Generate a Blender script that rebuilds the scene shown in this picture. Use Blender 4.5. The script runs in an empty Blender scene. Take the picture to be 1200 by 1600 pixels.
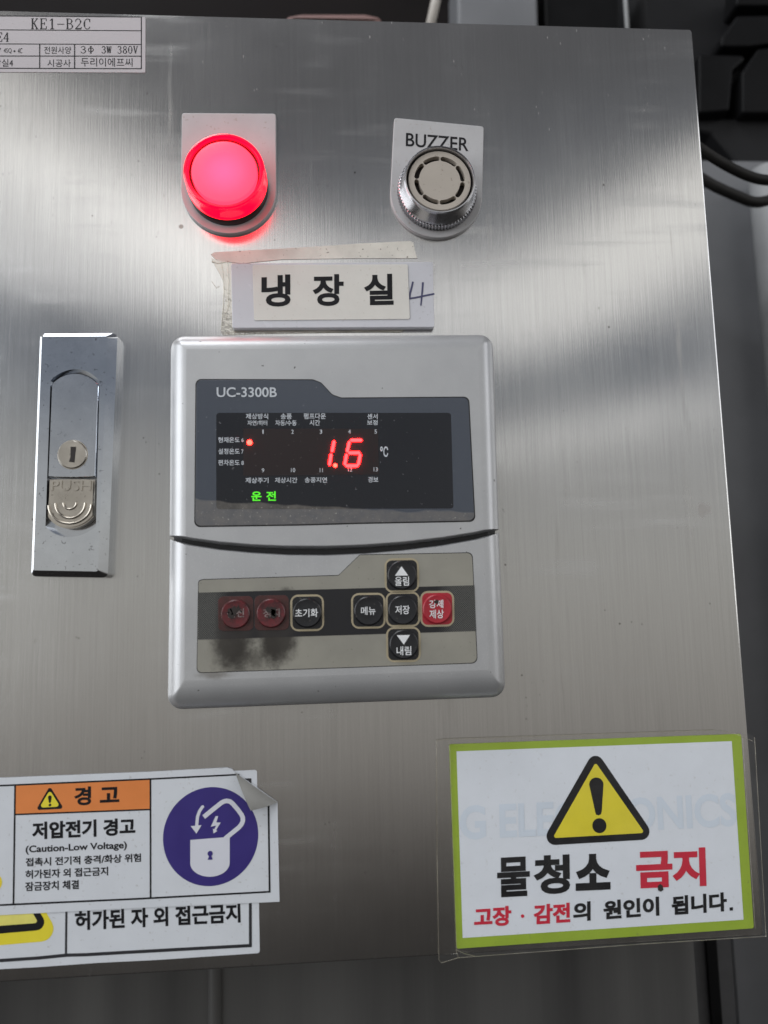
import bpy, bmesh, math, random
from mathutils import Vector, Matrix
random.seed(7)
scene = bpy.context.scene
COL = scene.collection
PI = math.pi

# ------------------------------------------------------------------ camera
F_PX, CX, CY = 1155.0, 600.0, 800.0          # photo is 1200 x 1600
DIST = 0.235                                 # metres from the lens to the cabinet door plane
ROT = ((0.9978383, 0.01673466, -0.06355057),
       (-0.02407518, 0.99289185, -0.11655972),
       (0.06114825, 0.11783774, 0.9911484))
cam_d = bpy.data.cameras.new('camera')
cam = bpy.data.objects.new('camera', cam_d)
COL.objects.link(cam)
cam_d.sensor_fit = 'VERTICAL'
cam_d.sensor_height = 36.0
cam_d.sensor_width = 27.0
cam_d.lens = F_PX / 1600.0 * 36.0
cam_d.clip_start = 0.01
cam_d.clip_end = 50
m = Matrix(((ROT[0][0], ROT[0][1], ROT[0][2], 0.0),
            (-ROT[2][0], -ROT[2][1], -ROT[2][2], -DIST),
            (ROT[1][0], ROT[1][1], ROT[1][2], 0.0),
            (0, 0, 0, 1)))
cam.matrix_world = m
cam_d.dof.use_dof = True
cam_d.dof.focus_distance = 0.243
cam_d.dof.aperture_fstop = 9.0
scene.camera = cam

# ------------------------------------------------------------------ ambient light of the dim plant room
world = bpy.data.worlds.new('World')
scene.world = world
world.use_nodes = True
wn, wl = world.node_tree.nodes, world.node_tree.links
wn.clear()
w_out = wn.new('ShaderNodeOutputWorld')
w_bg = wn.new('ShaderNodeBackground')
w_tc = wn.new('ShaderNodeTexCoord')
w_sep = wn.new('ShaderNodeSeparateXYZ')
w_ramp = wn.new('ShaderNodeValToRGB')
w_map = wn.new('ShaderNodeMapRange')
w_map.inputs['From Min'].default_value = -1.0
w_map.inputs['From Max'].default_value = 1.0
wl.new(w_tc.outputs['Generated'], w_sep.inputs[0])
wl.new(w_sep.outputs['Z'], w_map.inputs['Value'])
wl.new(w_map.outputs[0], w_ramp.inputs[0])
wl.new(w_ramp.outputs[0], w_bg.inputs['Color'])
wl.new(w_bg.outputs[0], w_out.inputs['Surface'])
els = w_ramp.color_ramp.elements
stops = [(-1.0, (.02, .018, .017)), (-.46, (.022, .020, .018)), (-.42, (.024, .021, .019)), (-.385, (.028, .025, .022)), (-.34, (.065, .058, .053)), (-.28, (.155, .143, .132)),
         (-.20, (.31, .292, .27)), (-.12, (.365, .35, .327)), (-.04, (.43, .418, .392)), (.05, (.485, .48, .457)), (.18, (.42, .425, .425)), (.28, (.19, .21, .245)),
         (.40, (.20, .215, .245)), (.50, (.15, .16, .18)), (.60, (.115, .117, .125)), (.70, (.11, .11, .12)), (1.0, (.15, .15, .16))]
els[0].position = 0.0
els[0].color = stops[0][1] + (1,)
els[1].position = 1.0
els[1].color = stops[-1][1] + (1,)
for z, c in stops[1:-1]:
    e = els.new((z + 1) / 2)
    e.color = c + (1,)
w_bg.inputs['Strength'].default_value = 1.0

def area_lamp(name, x, y, z, sx, sy, power, col, roll=0.0, aim=(0, 0, 0)):
    d = bpy.data.lights.new(name, 'AREA')
    d.shape = 'RECTANGLE'
    d.size, d.size_y = sx, sy
    d.energy = power
    d.color = col
    o = bpy.data.objects.new(name, d)
    COL.objects.link(o)
    o.location = (x, y, z)
    q = (Vector(aim) - Vector((x, y, z))).to_track_quat('-Z', 'Y').to_matrix()
    o.rotation_euler = (q @ Matrix.Rotation(roll, 3, 'Z')).to_euler()
    return o
# two long bright openings behind the viewer (the pale bands in the steel), a thin one under them, then three added fill lamps out of view
area_lamp('window_light', -.80, -1.5, 1.20, 2.3, .24, 1.55, (1.0, .97, .92), math.radians(-22))
area_lamp('window_sill_light', -.66, -1.5, .90, 2.3, .32, 1.65, (1.0, .98, .95), math.radians(-3))
area_lamp('doorway_light', .94, -1.5, .94, 1.35, .30, 1.25, (1.0, .97, .91), math.radians(15.5))
area_lamp('strip_light', .75, -1.5, .42, .95, .07, .15, (1.0, .98, .94), math.radians(8))
area_lamp('overhead_fill', -.75, -.95, 2.1, 1.0, .8, 24.0, (.95, .97, 1.0))  # added overhead fill, out of view, lifts the diffuse whites
area_lamp('left_fill', -2.6, -1.5, .5, 2.2, 2.2, 56.0, (.93, .96, 1.0))  # added fill outside the steel's mirrored range, brightens plates and stickers
area_lamp('right_rim_fill', 2.3, -1.0, .7, 1.0, 1.8, 13.0, (.96, .97, 1.0))  # added lamp giving rim highlights on right-hand bevels

scene.view_settings.view_transform = 'Standard'
scene.view_settings.look = 'None'
scene.view_settings.exposure = 0.0
scene.view_settings.gamma = 1.0
scene.view_settings.use_curve_mapping = False
scene.render.resolution_x, scene.render.resolution_y = 768, 1024
scene.cycles.max_bounces = 8
scene.cycles.sample_clamp_indirect = 6.0

# ------------------------------------------------------------------ helpers
MM = 0.001

def P(px, py, h=0.0):
    """photo pixel -> (x, z) on the plane standing h millimetres proud of the cabinet door"""
    a, b = (px - CX) / F_PX, -(py - CY) / F_PX
    w = [r[0] * a + r[1] * b - r[2] for r in ROT]
    t = (DIST - h * MM) / -w[2]
    return (w[0] * t, w[1] * t)

def PP(pts, h=0.0):
    return [P(x, y, h) for x, y in pts]

def px_at(x, y, h=0.0):
    a, b = P(x, y, h), P(x + 1, y, h)
    return math.hypot(b[0] - a[0], b[1] - a[1])

def area2(p):
    return sum(p[i][0] * p[(i + 1) % len(p)][1] - p[(i + 1) % len(p)][0] * p[i][1] for i in range(len(p)))

def rpoly(corners, radii=0.0, inset=0.0, weights=None, n=6):
    """polygon with filleted corners, its edges moved inward by inset * weight"""
    c = list(corners)
    N = len(c)
    if not hasattr(radii, '__len__'):
        radii = [radii] * N
    radii = list(radii)
    w = list(weights) if weights else [1.0] * N
    if area2(c) < 0:
        c.reverse()
        radii.reverse()
        w = [w[(N - 2 - i) % N] for i in range(N)]
    L = []
    for i in range(N):
        a, b = Vector(c[i]), Vector(c[(i + 1) % N])
        d = (b - a).normalized()
        nrm = Vector((-d.y, d.x))
        L.append((a + nrm * inset * w[i], d))
    new = []
    for i in range(N):
        (a, da), (b, db) = L[i - 1], L[i]
        cr = da.x * db.y - da.y * db.x
        if abs(cr) < 1e-4:
            new.append(b.copy())
        else:
            t = ((b.x - a.x) * db.y - (b.y - a.y) * db.x) / cr
            new.append(a + da * t)
    out = []
    for i in range(N):
        r = radii[i]
        p = new[i]
        if r <= 0:
            out.append((p.x, p.y))
            continue
        da, db = L[i - 1][1], L[i][1]
        cr = da.x * db.y - da.y * db.x
        ww = (w[i - 1] + w[i]) / 2
        r = max(r - inset * ww, .0006) if cr > 0 else r + inset * ww
        ang = math.acos(max(-1, min(1, da.dot(db))))
        k = r * math.tan(ang / 2)
        k = min(k, (new[i - 1] - p).length * .49, (new[(i + 1) % N] - p).length * .49)
        s, e = p - da * k, p + db * k
        r = k / max(math.tan(ang / 2), 1e-6)
        nr = Vector((-da.y, da.x)) * (1 if cr > 0 else -1)
        ctr = s + nr * r
        a0 = math.atan2(s.y - ctr.y, s.x - ctr.x)
        for j in range(n + 1):
            t = a0 + (ang * j / n) * (1 if cr > 0 else -1)
            out.append((ctr.x + r * math.cos(t), ctr.y + r * math.sin(t)))
    return out

def circle(c, r, n=48, a0=0.0, a1=2 * PI, ry=None):
    ry = ry or r
    closed = abs(a1 - a0 - 2 * PI) < 1e-6
    k = n if closed else n + 1
    return [(c[0] + r * math.cos(a0 + (a1 - a0) * i / n), c[1] + ry * math.sin(a0 + (a1 - a0) * i / n)) for i in range(k)]

def bev(h0, h1, b, bh=None, n=5):
    """profile (inset, h): straight wall, then a rounded front edge"""
    bh = bh or b
    return [(0, h0)] + [(b * (1 - math.cos(PI / 2 * i / n)), h1 - bh + bh * math.sin(PI / 2 * i / n)) for i in range(n + 1)]

class MB:
    def __init__(self):
        self.v, self.f, self.mi = [], [], []
    def add(self, vs, fs, mi=0):
        o = len(self.v)
        self.v += vs
        self.f += [[o + i for i in f] for f in fs]
        self.mi += [mi] * len(fs)
        return self
    def flat(self, pts, h, mi=0):
        p = list(pts)
        if area2(p) < 0:
            p.reverse()
        return self.add([(x, -h * MM, z) for x, z in p], [list(range(len(p)))], mi)
    def loft(self, loops, cap=True, mi=0, holes=(), hole_h=None):
        """loops: list of (pts, h in mm), equal counts, counter-clockwise from the front"""
        n = len(loops[0][0])
        vs = []
        for pts, h in loops:
            vs += [(x, -h * MM, z) for x, z in pts]
        fs = []
        for k in range(len(loops) - 1):
            for i in range(n):
                j = (i + 1) % n
                fs.append([k * n + i, k * n + j, (k + 1) * n + j, (k + 1) * n + i])
        self.add(vs, fs, mi)
        if not cap:
            return self
        pts, h = loops[-1]
        if not holes:
            self.add([(x, -h * MM, z) for x, z in pts], [list(range(n))], mi)
            return self
        bm = bmesh.new()
        edges = []
        for lp in [pts] + list(holes):
            vv = [bm.verts.new((x, -h * MM, z)) for x, z in lp]
            edges += [bm.edges.new((vv[i], vv[(i + 1) % len(vv)])) for i in range(len(vv))]
        bmesh.ops.triangle_fill(bm, use_beauty=True, use_dissolve=False, edges=edges, normal=(0, -1, 0))
        bm.verts.index_update()
        self.add([tuple(v.co) for v in bm.verts], [[v.index for v in f.verts] for f in bm.faces], mi)
        bm.free()
        for lp in holes:
            q = list(lp)
            if area2(q) > 0:
                q.reverse()
            k = len(q)
            self.add([(x, -h * MM, z) for x, z in q] + [(x, -hole_h * MM, z) for x, z in q],
                     [[i, k + i, k + (i + 1) % k, (i + 1) % k] for i in range(k)], mi)
        return self
    def slab(self, corners, radii, prof, weights=None, mi=0, holes=(), hole_h=None, n=6):
        loops = [(rpoly(corners, radii, ins * MM, weights, n), h) for ins, h in prof]
        return self.loft(loops, True, mi, holes, hole_h)
    def lathe(self, c, prof, n=64, mi=0, cap=True, bump=None):
        """prof: list of (radius m, h mm)"""
        loops = []
        for k, (r, h) in enumerate(prof):
            pts = []
            for i in range(n):
                rr = r * (bump(k, i) if bump else 1.0)
                a = 2 * PI * i / n
                pts.append((c[0] + rr * math.cos(a), c[1] + rr * math.sin(a)))
            loops.append((pts, h))
        return self.loft(loops, cap, mi)
    def stroke(self, pts, w, h, mi=0, closed=False, w1=None):
        """flat printed line of width w (m)"""
        n = len(pts)
        L, R = [], []
        for i in range(n):
            a = Vector(pts[i - 1]) if (i > 0 or closed) else None
            b = Vector(pts[i])
            c = Vector(pts[(i + 1) % n]) if (i < n - 1 or closed) else None
            d1 = (b - a).normalized() if a else (c - b).normalized()
            d2 = (c - b).normalized() if c else d1
            t = (d1 + d2)
            t = t.normalized() if t.length > 1e-6 else d1
            nr = Vector((-t.y, t.x))
            k = max(.35, nr.dot(Vector((-d1.y, d1.x))))
            ww = w if w1 is None else w + (w1 - w) * i / (n - 1)
            L.append(b + nr * ww / 2 / k)
            R.append(b - nr * ww / 2 / k)
        vs = [(p.x, -h * MM, p.y) for p in L] + [(p.x, -h * MM, p.y) for p in R]
        fs = [[n + i, n + (i + 1) % n, (i + 1) % n, i] for i in range(n if closed else n - 1)]
        return self.add(vs, fs, mi)
    def tube(self, pts, r, n=8, mi=0, caps=True):
        """round bar through 3-D points"""
        m_ = len(pts)
        vs, fs = [], []
        pv = [Vector(p) for p in pts]
        up = Vector((0, 1, 0))
        for i in range(m_):
            t = (pv[min(i + 1, m_ - 1)] - pv[max(i - 1, 0)]).normalized()
            if abs(t.dot(up)) > .95:
                up = Vector((1, 0, 0))
            a = t.cross(up).normalized()
            b = a.cross(t).normalized()
            for k in range(n):
                g = 2 * PI * k / n
                vs.append(tuple(pv[i] + (a * math.cos(g) + b * math.sin(g)) * r))
        for i in range(m_ - 1):
            for k in range(n):
                fs.append([i * n + k, i * n + (k + 1) % n, (i + 1) * n + (k + 1) % n, (i + 1) * n + k])
        if caps:
            fs += [list(range(n))[::-1], [(m_ - 1) * n + k for k in range(n)]]
        return self.add(vs, fs, mi)
    def box(self, x0, x1, y0, y1, z0, z1, mi=0):
        vs = [(x, y, z) for x in (x0, x1) for y in (y0, y1) for z in (z0, z1)]
        fs = [[0, 1, 3, 2], [4, 6, 7, 5], [0, 4, 5, 1], [2, 3, 7, 6], [0, 2, 6, 4], [1, 5, 7, 3]]
        return self.add(vs, fs, mi)
    def text(self, s, bl, br, tl, h, off=0.0, mi=0, hp=None, raised=0.0):
        """lettering whose ink box is laid on three photo pixels (bottom left, bottom right, top left)"""
        hp = h if hp is None else hp
        vs, fs, lay = glyphs(s, off)
        xs, ys = [v[0] for v in vs], [v[1] for v in vs]
        x0, x1, y0, y1 = min(xs), max(xs), min(ys), max(ys)
        o, a, b = Vector(P(*bl, hp)), Vector(P(*br, hp)), Vector(P(*tl, hp))
        ex, ey = a - o, b - o
        out = []
        for (x, y), ly in zip(vs, lay):
            q = o + ex * ((x - x0) / (x1 - x0)) + ey * ((y - y0) / (y1 - y0))
            out.append((q.x, -(h + raised + ly * .0025) * MM, q.y))
        self.add(out, fs, mi)
        if raised:
            cnt = {}
            for f in fs:
                for i in range(len(f)):
                    e = (f[i], f[(i + 1) % len(f)])
                    k = tuple(sorted(e))
                    cnt.setdefault(k, []).append(e)
            base = [(x, -h * MM, z) for x, y, z in out]
            n = len(out)
            self.add(out + base, [[e[0][0], n + e[0][0], n + e[0][1], e[0][1]] for e in cnt.values() if len(e) == 1], mi)
        return self
    def build(self, name, mats, parent=None, smooth=True, angle=35):
        me = bpy.data.meshes.new(name)
        me.from_pydata(self.v, [], self.f)
        if not isinstance(mats, (list, tuple)):
            mats = [mats]
        for mt in mats:
            me.materials.append(mt)
        for p, i in zip(me.polygons, self.mi):
            p.material_index = i
            p.use_smooth = smooth
        me.validate()
        bm = bmesh.new()
        bm.from_mesh(me)
        bmesh.ops.remove_doubles(bm, verts=bm.verts, dist=1e-7)
        bm.to_mesh(me)
        bm.free()
        if smooth:
            me.set_sharp_from_angle(angle=math.radians(angle))
        me.update()
        bm = bmesh.new()
        bm.from_mesh(me)
        bm.normal_update()
        nf = 0
        for f in bm.faces:                        # flat fronts keep a flat normal
            if f.normal.y < -.9999:
                f.smooth = False
                for e in f.edges:
                    e.smooth = False
                nf += 1
        bm.to_mesh(me)
        bm.free()
        me.update()
        o = bpy.data.objects.new(name, me)
        COL.objects.link(o)
        if parent:
            o.parent = parent
        return o

_g = {}
def glyphs(s, off):
    """filled outlines of a line of lettering; off (in ems) makes the strokes heavier by growing every contour outward.
    Returns (verts, faces, layer of every vert)"""
    if (s, off) in _g:
        return _g[(s, off)]
    cu = bpy.data.curves.new('lettering_source', 'FONT')
    cu.body = s
    cu.resolution_u = 4
    o = bpy.data.objects.new('lettering_source', cu)
    COL.objects.link(o)
    dg = bpy.context.evaluated_depsgraph_get()
    me = bpy.data.meshes.new_from_object(o.evaluated_get(dg))
    bm = bmesh.new()
    bm.from_mesh(me)
    bmesh.ops.remove_doubles(bm, verts=bm.verts, dist=1e-5)
    bm.normal_update()
    bm.verts.index_update()
    vs = [(v.co.x, v.co.y) for v in bm.verts]
    fs = []
    nxt = {}
    for f in bm.faces:
        idx = [l.vert.index for l in f.loops]
        if f.normal.z < 0:
            idx.reverse()
        fs.append(idx)
        for i in range(len(idx)):
            a, b = idx[i], idx[(i + 1) % len(idx)]
            nxt.setdefault((a, b), 0)
    lay = [0] * len(vs)
    if off > 0:
        succ = {}
        for (a, b) in nxt:
            if (b, a) not in nxt:
                succ.setdefault(a, []).append(b)
        loops = []
        while succ:
            st = next(iter(succ))
            lp = [st]
            cur = st
            while True:
                n_ = succ[cur].pop()
                if not succ[cur]:
                    del succ[cur]
                if n_ == st or n_ not in succ:
                    break
                lp.append(n_)
                cur = n_
            loops.append(lp)
        for k, lp in enumerate(loops):
            # drop very short edges, then grow outward (right-hand side of a counter-clockwise contour)
            pts = [Vector(vs[i]) for i in lp]
            n_ = len(pts)
            if n_ < 3:
                continue
            ring = []
            for i in range(n_):
                d1 = pts[i] - pts[i - 1]
                d2 = pts[(i + 1) % n_] - pts[i]
                d1, d2 = d1.normalized(), d2.normalized()
                n1, n2 = Vector((d1.y, -d1.x)), Vector((d2.y, -d2.x))
                t_ = n1 + n2
                t_ = t_.normalized() if t_.length > 1e-5 else n1
                kk = max(.5, t_.dot(n1))
                ring.append(pts[i] + t_ * off / kk)
            b0 = len(vs)
            vs += [(p.x, p.y) for p in pts] + [(p.x, p.y) for p in ring]
            lay += [1 + k % 12] * (2 * n_)
            for i in range(n_):
                j = (i + 1) % n_
                fs.append([b0 + i, b0 + n_ + i, b0 + n_ + j, b0 + j])
    bm.free()
    r = (vs, fs, lay)
    bpy.data.objects.remove(o)
    bpy.data.meshes.remove(me)
    bpy.data.curves.remove(cu)
    _g[(s, off)] = r
    return r

def thing(name, label, cat, group=None):
    o = bpy.data.objects.new(name, None)
    o.empty_display_size = .01
    COL.objects.link(o)
    return tag(o, label, cat, group)

def tag(o, label, cat, group=None):
    o['label'], o['category'] = label, cat
    if group:
        o['group'] = group
    return o

# ------------------------------------------------------------------ materials
class NT:
    """tiny node-tree writer"""
    def __init__(self, name):
        self.m = bpy.data.materials.new(name)
        self.m.use_nodes = True
        self.n, self.l = self.m.node_tree.nodes, self.m.node_tree.links
        self.b = self.n['Principled BSDF']
        self.out = self.n['Material Output']
        self._co = None
    def co(self):
        if not self._co:
            self._co = self.n.new('ShaderNodeTexCoord').outputs['Object']
        return self._co
    def mapped(self, sc):
        k = self.n.new('ShaderNodeMapping')
        k.inputs['Scale'].default_value = sc
        self.l.new(self.co(), k.inputs['Vector'])
        return k.outputs[0]
    def noise(self, sc, detail=3.0, rough=.5):
        k = self.n.new('ShaderNodeTexNoise')
        k.inputs['Scale'].default_value = 1.0
        k.inputs['Detail'].default_value = detail
        k.inputs['Roughness'].default_value = rough
        self.l.new(self.mapped(sc), k.inputs['Vector'])
        return k.outputs['Fac']
    def rng(self, v, a, b, c=0.0, d=1.0, smooth=False):
        k = self.n.new('ShaderNodeMapRange')
        k.interpolation_type = 'SMOOTHSTEP' if smooth else 'LINEAR'
        for nm, x in zip(('From Min', 'From Max', 'To Min', 'To Max'), (a, b, c, d)):
            k.inputs[nm].default_value = x
        self.l.new(v, k.inputs['Value'])
        return k.outputs[0]
    def math(self, op, a, b=None, c=None):
        k = self.n.new('ShaderNodeMath')
        k.operation = op
        for i, v in enumerate((a, b, c)):
            if v is None:
                continue
            if isinstance(v, (int, float)):
                k.inputs[i].default_value = v
            else:
                self.l.new(v, k.inputs[i])
        return k.outputs[0]
    def mix(self, fac, a, b):
        k = self.n.new('ShaderNodeMix')
        k.data_type = 'RGBA'
        for nm, v in (('Factor', fac), ('A', a), ('B', b)):
            s = [i for i in k.inputs if i.name == nm and i.enabled and (i.type == 'RGBA' or nm == 'Factor')][0]
            if isinstance(v, (int, float)):
                s.default_value = v
            elif isinstance(v, tuple):
                s.default_value = v + (1,) if len(v) == 3 else v
            else:
                self.l.new(v, s)
        return [o for o in k.outputs if o.type == 'RGBA'][0]
    def bump(self, height, strength, dist):
        k = self.n.new('ShaderNodeBump')
        k.inputs['Strength'].default_value = strength
        k.inputs['Distance'].default_value = dist
        self.l.new(height, k.inputs['Height'])
        self.l.new(k.outputs[0], self.b.inputs['Normal'])
    def xz(self):
        s = self.n.new('ShaderNodeSeparateXYZ')
        self.l.new(self.co(), s.inputs[0])
        return s.outputs['X'], s.outputs['Z']
    def near(self, x, z, r, soft, stretch=1.0, rag=.0, ragscale=400):
        """1 near a point of the object, falling off over soft; ragged by noise"""
        X, Z = self.xz()
        dx = self.math('SUBTRACT', X, x)
        dz = self.math('MULTIPLY', self.math('SUBTRACT', Z, z), stretch)
        d = self.math('SQRT', self.math('ADD', self.math('MULTIPLY', dx, dx), self.math('MULTIPLY', dz, dz)))
        if rag:
            n_ = self.noise((ragscale,) * 3, 4, .65)
            d = self.math('ADD', d, self.math('MULTIPLY', self.math('SUBTRACT', n_, .5), rag))
        return self.rng(d, r, r + soft, 1.0, 0.0, True)
    def set(self, **kw):
        for k, v in kw.items():
            s = self.b.inputs[k.replace('_', ' ')]
            if isinstance(v, (int, float)):
                s.default_value = v
            elif isinstance(v, tuple):
                s.default_value = v + (1,) if len(v) == 3 else v
            else:
                self.l.new(v, s)
        return self

def plain(name, col, rough=.5, metal=0.0, vary=.10, dirt=0.0, dirtcol=(.12, .10, .08), fine=0.0, spec=.5, coat=0.0, scale=120):
    """painted / printed / plastic surface with slight mottling, fine grain and specks of dirt"""
    t = NT(name)
    n1 = t.noise((scale,) * 3, 4, .6)
    c = t.mix(t.rng(n1, .3, .7, 0, 1), tuple(x * (1 - vary) for x in col), tuple(min(1, x * (1 + vary)) for x in col))
    if dirt:
        n2 = t.noise((900,) * 3, 2, .5)
        c = t.mix(t.math('MULTIPLY', t.rng(n2, .66, .74), dirt), c, dirtcol)
    t.set(Base_Color=c, Metallic=metal, Roughness=t.rng(n1, .3, .7, rough * .88, rough * 1.12), Coat_Weight=coat)
    t.b.inputs['Specular IOR Level'].default_value = spec
    if fine:
        t.bump(t.noise((2600,) * 3, 2, .6), fine, .0001)
    return t.m

def glow(name, col, strength, base=(.02, .02, .02)):
    t = NT(name)
    t.set(Base_Color=base, Roughness=.4, Emission_Color=col, Emission_Strength=strength)
    return t.m

def door_steel():
    t = NT('brushed_stainless_steel')
    fine = t.noise((2300, 1, 34), 3, .7)
    mid = t.noise((800, 1, 10), 3, .6)
    cloud = t.noise((13, 13, 9), 4, .6)
    # vertical hairlines
    line = t.math('ADD', t.math('MULTIPLY', t.math('SUBTRACT', fine, .5), .55), t.math('MULTIPLY', t.math('SUBTRACT', mid, .5), .35))
    col = t.mix(t.rng(line, -.22, .22), (.52, .515, .51), (.625, .625, .615))
    # dried drip marks and smears
    drip = t.math('MULTIPLY', t.rng(t.noise((160, 1, 11), 4, .6), .60, .74), t.rng(t.noise((30, 1, 22), 2, .5), .45, .62))
    col = t.mix(t.math('MULTIPLY', drip, .35), col, (.30, .28, .25))
    # specks
    vor = t.n.new('ShaderNodeTexVoronoi')
    vor.inputs['Scale'].default_value = 1.0
    t.l.new(t.mapped((620, 1, 250)), vor.inputs['Vector'])
    speck = t.math('MULTIPLY', t.rng(vor.outputs['Distance'], .10, .20, 1, 0), t.math('MULTIPLY', t.rng(t.noise((170, 1, 110), 2, .5), .56, .66), t.rng(t.xz()[1], P(600, 420)[1], P(600, 60)[1], .12, 1.0)))
    vor2 = t.n.new('ShaderNodeTexVoronoi')
    vor2.inputs['Scale'].default_value = 1.0
    t.l.new(t.mapped((330, 1, 330)), vor2.inputs['Vector'])
    dark = t.math('MULTIPLY', t.rng(vor2.outputs['Distance'], .07, .14, 1, 0), t.rng(t.noise((60, 1, 60), 2, .5), .60, .68))
    col = t.mix(t.math('MULTIPLY', dark, .75), col, (.10, .085, .07))
    st = P(1100, 796)
    stain = t.near(st[0], st[1], .0014, .0012, 1.0, .006, 380)
    col = t.mix(t.math('MULTIPLY', stain, .38), col, (.26, .225, .20))
    sp = P(283, 354)
    col = t.mix(t.math('MULTIPLY', t.near(sp[0], sp[1], .0005, .0005), .7), col, (.16, .12, .10))
    wm = t.n.new('ShaderNodeMapping')
    wm.inputs['Rotation'].default_value = (0, math.radians(38), 0)
    wm.inputs['Scale'].default_value = (14, 1, 150)
    t.l.new(t.co(), wm.inputs['Vector'])
    wn_ = t.n.new('ShaderNodeTexNoise')
    wn_.inputs['Scale'].default_value = 1.0
    wn_.inputs['Detail'].default_value = 3.0
    t.l.new(wm.outputs[0], wn_.inputs['Vector'])
    wipe = t.math('MULTIPLY', t.rng(wn_.outputs['Fac'], .52, .70), t.rng(t.noise((22, 22, 22), 2, .5), .48, .62))
    rough = t.math('ADD', t.math('ADD', t.rng(cloud, .3, .7, .13, .23), t.math('MULTIPLY', wipe, .11)), t.math('MULTIPLY', t.math('ADD', drip, stain), .12))
    t.set(Base_Color=col, Metallic=1.0, Roughness=rough, Anisotropic=.6)
    t.b.inputs['Anisotropic Rotation'].default_value = ANISO_ROT
    tan = t.n.new('ShaderNodeTangent')
    tan.direction_type = 'UV_MAP'
    tan.uv_map = 'UVMap'
    t.l.new(tan.outputs[0], t.b.inputs['Tangent'])
    t.bump(t.math('ADD', fine, t.math('MULTIPLY', cloud, .25)), .14, .0002)
    wave = t.n.new('ShaderNodeBump')                 # the sheet is not dead flat
    wave.inputs['Strength'].default_value = 1.0
    wave.inputs['Distance'].default_value = .0011
    t.l.new(t.noise((7, 7, 7), 1, .4), wave.inputs['Height'])
    hair = [n for n in t.n if n.type == 'BUMP' and n != wave][0]
    t.l.new(wave.outputs[0], hair.inputs['Normal'])
    dif = t.n.new('ShaderNodeBsdfDiffuse')
    dif.inputs['Color'].default_value = (.42, .41, .40, 1)
    mx = t.n.new('ShaderNodeMixShader')
    dust = t.math('ADD', .045, t.math('MULTIPLY', speck, .5))
    t.l.new(dust, mx.inputs[0])
    t.l.new(t.b.outputs[0], mx.inputs[1])
    t.l.new(dif.outputs[0], mx.inputs[2])
    t.l.new(mx.outputs[0], t.out.inputs['Surface'])
    return t.m
ANISO_ROT = 0.0

def clear_film(name, tint=(.93, .94, .93), gloss=.10, rough=.18, haze=.06, hazecol=(.75, .74, .70)):
    t = NT(name)
    tr = t.n.new('ShaderNodeBsdfTransparent')
    tr.inputs['Color'].default_value = tint + (1,)
    gl = t.n.new('ShaderNodeBsdfGlossy')
    gl.inputs['Roughness'].default_value = rough
    df = t.n.new('ShaderNodeBsdfDiffuse')
    df.inputs['Color'].default_value = hazecol + (1,)
    a, b = t.n.new('ShaderNodeMixShader'), t.n.new('ShaderNodeMixShader')
    n1 = t.noise((90, 90, 90), 4, .65)
    t.l.new(t.rng(n1, .35, .75, haze * .4, haze * 2.2), a.inputs[0])
    t.l.new(tr.outputs[0], a.inputs[1])
    t.l.new(df.outputs[0], a.inputs[2])
    b.inputs[0].default_value = gloss
    t.l.new(a.outputs[0], b.inputs[1])
    t.l.new(gl.outputs[0], b.inputs[2])
    bp = t.n.new('ShaderNodeBump')
    bp.inputs['Strength'].default_value = .3
    bp.inputs['Distance'].default_value = .0006
    t.l.new(n1, bp.inputs['Height'])
    t.l.new(bp.outputs[0], gl.inputs['Normal'])
    t.l.new(b.outputs[0], t.out.inputs['Surface'])
    return t.m

M = {}
M['steel'] = door_steel()
M['dark_steel'] = plain('shaded_steel', (.30, .29, .28), .45, .8, .12)
M['white_plastic'] = plain('white_plastic', (.45, .445, .45), .42, 0, .04, .5, (.30, .25, .20), .05)
M['black_plastic'] = plain('black_plastic', (.012, .012, .013), .35, 0, .1)
M['black_ink'] = plain('black_ink', (.010, .010, .012), .5, 0, .15, spec=.2)
M['grey_ink'] = plain('grey_ink', (.03, .03, .034), .5, 0, .15, spec=.25)
M['sticker_white'] = plain('sticker_white', (.62, .645, .68), .38, 0, .025, .35, (.3, .28, .25))
M['sheet_white'] = plain('label_white', (.48, .445, .46), .5, 0, .03, .3, (.3, .26, .24))
M['sign_white'] = plain('sign_paper', (.715, .748, .805), .5, 0, .02, .25, (.4, .38, .35))
M['lime'] = plain('lime_ink', (.30, .42, .035), .45, 0, .05, .3)
M['yellow'] = plain('yellow_ink', (.74, .63, .035), .45, 0, .04)
M['orange'] = plain('orange_ink', (.70, .22, .055), .45, 0, .05)
M['blue'] = plain('violet_blue_ink', (.036, .024, .17), .4, 0, .06)
M['red_ink'] = plain('red_ink', (.58, .016, .045), .45, 0, .05)
M['ghost'] = plain('show_through_ink', (.640, .705, .790), .5, 0, .02)
M['cream'] = plain('cream_tape', (.66, .635, .57), .35, 0, .12, .8, (.16, .13, .10), .1)
M['paper'] = plain('cream_paper', (.64, .62, .575), .55, 0, .03, .3, (.40, .35, .28))
M['acrylic'] = plain('frosted_acrylic', (.53, .53, .565), .25, 0, .03, .2, coat=.3)
M['chrome'] = plain('worn_chrome', (.66, .69, .735), .10, 1.0, .06, .5, (.10, .10, .10))
M['chrome_satin'] = plain('satin_chrome', (.60, .625, .665), .15, 1.0, .06, .3, (.12, .12, .12))
M['nickel'] = plain('tarnished_nickel', (.50, .46, .40), .30, 1.0, .10, .6, (.14, .12, .10))
M['aluminium'] = plain('turned_aluminium', (.47, .47, .49), .24, 1.0, .06)
M['beige'] = plain('beige_plastic', (.42, .375, .325), .5, 0, .03, .5, (.18, .14, .11), .05)
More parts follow.
